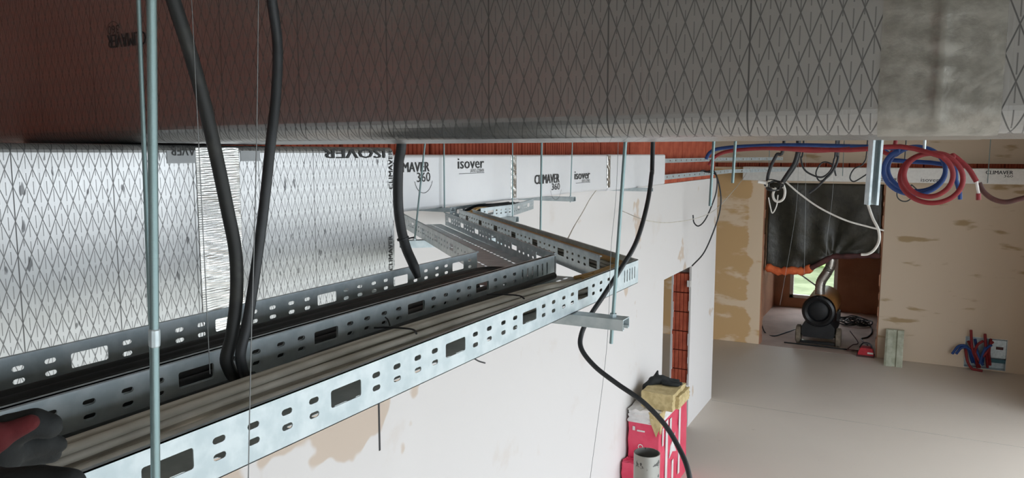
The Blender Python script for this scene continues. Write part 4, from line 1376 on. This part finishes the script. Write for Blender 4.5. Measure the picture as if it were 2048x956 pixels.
def lumpy_box(x0, x1, y0, y1, z0, z1, n=8, amp=0.006, seed=1):
    rnd = random.Random(seed)
    bm = bmesh.new()
    bmesh.ops.create_cube(bm, size=1.0)
    bmesh.ops.subdivide_edges(bm, edges=bm.edges[:], cuts=n, use_grid_fill=True)
    mb = MB()
    for v in bm.verts:
        q = Vector((x0 + (x1 - x0) * (v.co.x + 0.5), y0 + (y1 - y0) * (v.co.y + 0.5), z0 + (z1 - z0) * (v.co.z + 0.5)))
        if v.co.z > -0.49:
            q += Vector((rnd.uniform(-amp, amp), rnd.uniform(-amp, amp), rnd.uniform(-amp, amp) if v.co.z > 0.49 else 0))
        mb.v.append(tuple(q))
    bm.verts.index_update()
    for f in bm.faces:
        mb.f.append(tuple(v.index for v in f.verts))
        mb.uv.append(None)
        mb.mi.append(0)
    bm.free()
    return mb


lumpy_box(PX0, PX1, PY0, PY1, 0, PZ - 0.12, seed=3).build('red_film', M['film_red'], pk, smooth=True, angle=50)
lumpy_box(PX0 - 0.004, PX1 + 0.004, PY0 - 0.004, PY1 + 0.004, PZ - 0.13, PZ, amp=0.012, seed=4).build('white_film_top', M['film_white'], pk, smooth=True, angle=50)
# torn flap of bare wool showing at the corner
MB().prism([(-0.11, 0), (0.0, 0), (0.0, -0.15), (-0.03, -0.24), (-0.09, -0.10)], (PX1 + 0.006, PY0 - 0.013, PZ - 0.002), (1, 0, 0), (0, 0, 1), (0, 0.02, 0)).build('torn_corner', M['wool'], pk)
MB().prism([(0.0, 0), (0.2, 0), (0.12, -0.1), (0.03, -0.22), (0.0, -0.15)], (PX1 - 0.006, PY0 - 0.008, PZ - 0.002), (0, 1, 0), (0, 0, 1), (0.02, 0, 0)).build('torn_corner', M['wool'], pk)
text_part(pk, 'OL', (PX0 + 0.13, PY0 - 0.009, 0.60), (0, 0, -1), (1, 0, 0), 0.10, 0.055, M['film_white'], bold=0.03)
MB().prism([(0.36, 0.40), (0.47, 0.44), (0.62, 0.39), (0.52, 0.50), (0.56, 0.62), (0.47, 0.56), (0.40, 0.52)], (PX1 + 0.004, PY0, 0.0), (0, 1, 0), (0, 0, 1), (0.005, 0, 0)).build('printed_emblem', M['film_white'], pk)
for (y0_, y1_, z0_, z1_) in ((0.22, 0.29, 0.05, 0.84), (0.70, 0.76, 0.1, 0.86), (0.36, 0.42, 0.68, 0.82), (0.10, 0.14, 0.62, 0.80), (0.46, 0.52, 0.10, 0.34)):
    MB().box(PX1 + 0.004, PX1 + 0.009, PY0 + y0_, PY0 + y1_, z0_, z1_).build('printed_band', M['film_white'], pk)
MB().box(PX0 + 0.045, PX0 + 0.07, PY0 - 0.009, PY0 - 0.004, 0.78, 0.82).build('printed_band', M['film_white'], pk)
MB().box(PX0 + 0.09, PX0 + 0.17, PY0 - 0.009, PY0 - 0.004, 0.775, 0.79).build('printed_band', M['film_white'], pk)
p2 = lumpy_box(PX0 + 0.0, PX0 + 0.24, PY0 - 0.17, PY0 - 0.02, 0, 0.50, seed=8, amp=0.012)
tag(p2.build('insulation_pack', M['film_red'], None, smooth=True, angle=50), 'lower red film pack pushed to the wall below the standing one', 'insulation pack')
# slab of mineral wool on the pack
a, b = at(1284, 810, y=PY0 + 0.12), at(1352, 820, y=PY0 + 0.12)
sx0, sx1 = a.x, b.x - 0.03
sl = thing('wool_slab', 'block of yellowish mineral wool lying on the red pack', 'wool slab', ((sx0 + sx1) / 2, PY0 + 0.4, PZ))
lumpy_box(sx0, sx1, PY0 + 0.1, PY0 + 0.58, PZ - 0.002, PZ + 0.165, amp=0.005, seed=11).build('upper_layer', M['wool'], sl, smooth=True, angle=40)
lumpy_box(sx0 + 0.14, sx1 + 0.035, PY0 + 0.2, PY0 + 0.6, PZ - 0.001, PZ + 0.12, amp=0.006, seed=12).build('lower_layer', M['wool'], sl, smooth=True, angle=40)


def blob(name, caps, mat, parent=None, voxel=0.004, smooth_it=4):
    """one continuous skin over tapered limbs [(points, radii)]"""
    mb = MB()
    for pts, rs in caps:
        pts = [Vector(p) for p in pts]
        mb.tube(pts, rs, 14)
        for p, r in zip(pts, rs):
            mb.lathe([(r * math.sin(math.pi * (i + 0.02) / 8.04), -r * math.cos(math.pi * (i + 0.02) / 8.04)) for i in range(9)], p, (0, 0, 1), 14)
    o = mb.build(name, mat, parent)
    rm = o.modifiers.new('skin', 'REMESH')
    rm.mode = 'VOXEL'
    rm.voxel_size = voxel
    rm.use_smooth_shade = True
    s_ = o.modifiers.new('soften', 'SMOOTH')
    s_.iterations = smooth_it
    s_.factor = 0.5
    return o


# black glove lying on the wool
gz = PZ + 0.165
gx, gy = sx0 + 0.06, PY0 + 0.42
tag(blob('work_glove', [([(gx - 0.03, gy - 0.06, gz + 0.04), (gx + 0.05, gy, gz + 0.045), (gx + 0.10, gy + 0.02, gz + 0.035)], [0.045, 0.05, 0.04]),
                        ([(gx + 0.08, gy - 0.04, gz + 0.03), (gx + 0.16, gy - 0.05, gz + 0.025), (gx + 0.23, gy - 0.03, gz + 0.022)], [0.03, 0.022, 0.018]),
                        ([(gx + 0.08, gy + 0.0, gz + 0.035), (gx + 0.17, gy + 0.02, gz + 0.025), (gx + 0.24, gy + 0.03, gz + 0.022)], [0.03, 0.022, 0.018]),
                        ([(gx + 0.07, gy + 0.05, gz + 0.03), (gx + 0.13, gy + 0.09, gz + 0.025), (gx + 0.19, gy + 0.11, gz + 0.022)], [0.03, 0.022, 0.018]),
                        ([(gx - 0.02, gy - 0.02, gz + 0.05), (gx + 0.0, gy - 0.02, gz + 0.10), (gx + 0.005, gy - 0.01, gz + 0.13)], [0.03, 0.02, 0.012]),
                        ([(gx - 0.03, gy - 0.07, gz + 0.03), (gx - 0.09, gy - 0.1, gz - 0.02), (gx - 0.102, gy - 0.1, gz - 0.1)], [0.04, 0.035, 0.03])], M['glove'], None, 0.008),
    'crumpled black work glove lying on the wool block', 'glove')

# galvanised tube standing in front of the packs
tb0, tb1 = at(1268, 905, t=2.3), at(1320, 905, t=2.3)
tc_ = (tb0 + tb1) / 2
trad = (tb1 - tb0).length / 2
nt = NT('speckled_steel_tube')
ob = nt.coords()
nt.set(color=nt.mix(nt.ramp(nt.noise(ob, 38, 3), 0.6, 0.66), C(168, 168, 164), C(84, 84, 84)), metal=0.6, rough=0.42)
tu = MB().lathe([(trad, 0.0), (trad, 1.2), (trad, tc_.z), (trad - 0.003, tc_.z), (trad - 0.003, 0.0)], (tc_.x, tc_.y, 0.0), (0, 0, 1), 32, closed=True).build('steel_tube', nt.m, None, smooth=True)
tag(tu, 'upright galvanised steel tube with an open end standing before the packs', 'tube')

# ------------------------------------------------------------------ gloved hand reaching in over the tray
T0 = 0.56


def hp(u, v, dt=0.0):
    return at(u, v, t=T0 + dt)


def hr(*rs):
    return [r * 0.93 for r in rs]


sh = hp(-520, 1330, -0.17)
person = blob('person', [
    ([sh + Vector((-0.02, -0.1, -0.42)), sh + Vector((-0.01, -0.05, -0.2)), sh, hp(-420, 1210, -0.13), hp(-250, 1065, -0.07), hp(-130, 985, -0.01)], hr(0.06, 0.056, 0.049, 0.045, 0.037, 0.03)),  # arm
    ([hp(-130, 985, -0.01), hp(-70, 945, 0.0), hp(-20, 910, 0.0)], hr(0.030, 0.032, 0.024)),                              # back of the hand
    ([hp(-95, 985, 0.0), hp(-40, 957, 0.01), hp(-5, 938, 0.02)], hr(0.026, 0.024, 0.02)),
    ([hp(-30, 892, 0.0), hp(20, 862, 0.0), hp(68, 846, 0.005), hp(98, 852, 0.01)], hr(0.019, 0.0145, 0.0125, 0.0108)),    # index
    ([hp(-20, 912, 0.02), hp(40, 893, 0.02), hp(92, 884, 0.03), hp(118, 889, 0.035)], hr(0.018, 0.0135, 0.0105, 0.0072)),  # middle
    ([hp(-10, 928, 0.025), hp(40, 913, 0.03), hp(84, 904, 0.035), hp(104, 908, 0.038)], hr(0.017, 0.0125, 0.0105, 0.008)),  # ring
    ([hp(0, 940, 0.03), hp(40, 930, 0.035), hp(70, 922, 0.04)], hr(0.014, 0.0115, 0.0095)),                              # little
    ([hp(-80, 985, -0.03), hp(10, 985, -0.04), hp(80, 966, -0.045), hp(140, 968, -0.05)], hr(0.024, 0.018, 0.0135, 0.0115)),  # thumb
], M['glove'], None, 0.0022, 6)
tag(person, 'hand in a black and red work glove reaching over the near tray', 'person')
blob('glove_patch', [([hp(-60, 903, -0.022), hp(-10, 876, -0.017), hp(22, 863, -0.0105), hp(62, 845, -0.0065)], hr(0.016, 0.0125, 0.0085, 0.0068))], M['glove_red'], person, 0.0022, 4)['label'] = 'red back panel of the glove'

for o in bpy.data.objects:
    if o.type == 'MESH' and o.parent is None and 'kind' not in o and 'label' not in o:
        print('UNLABELLED', o.name)
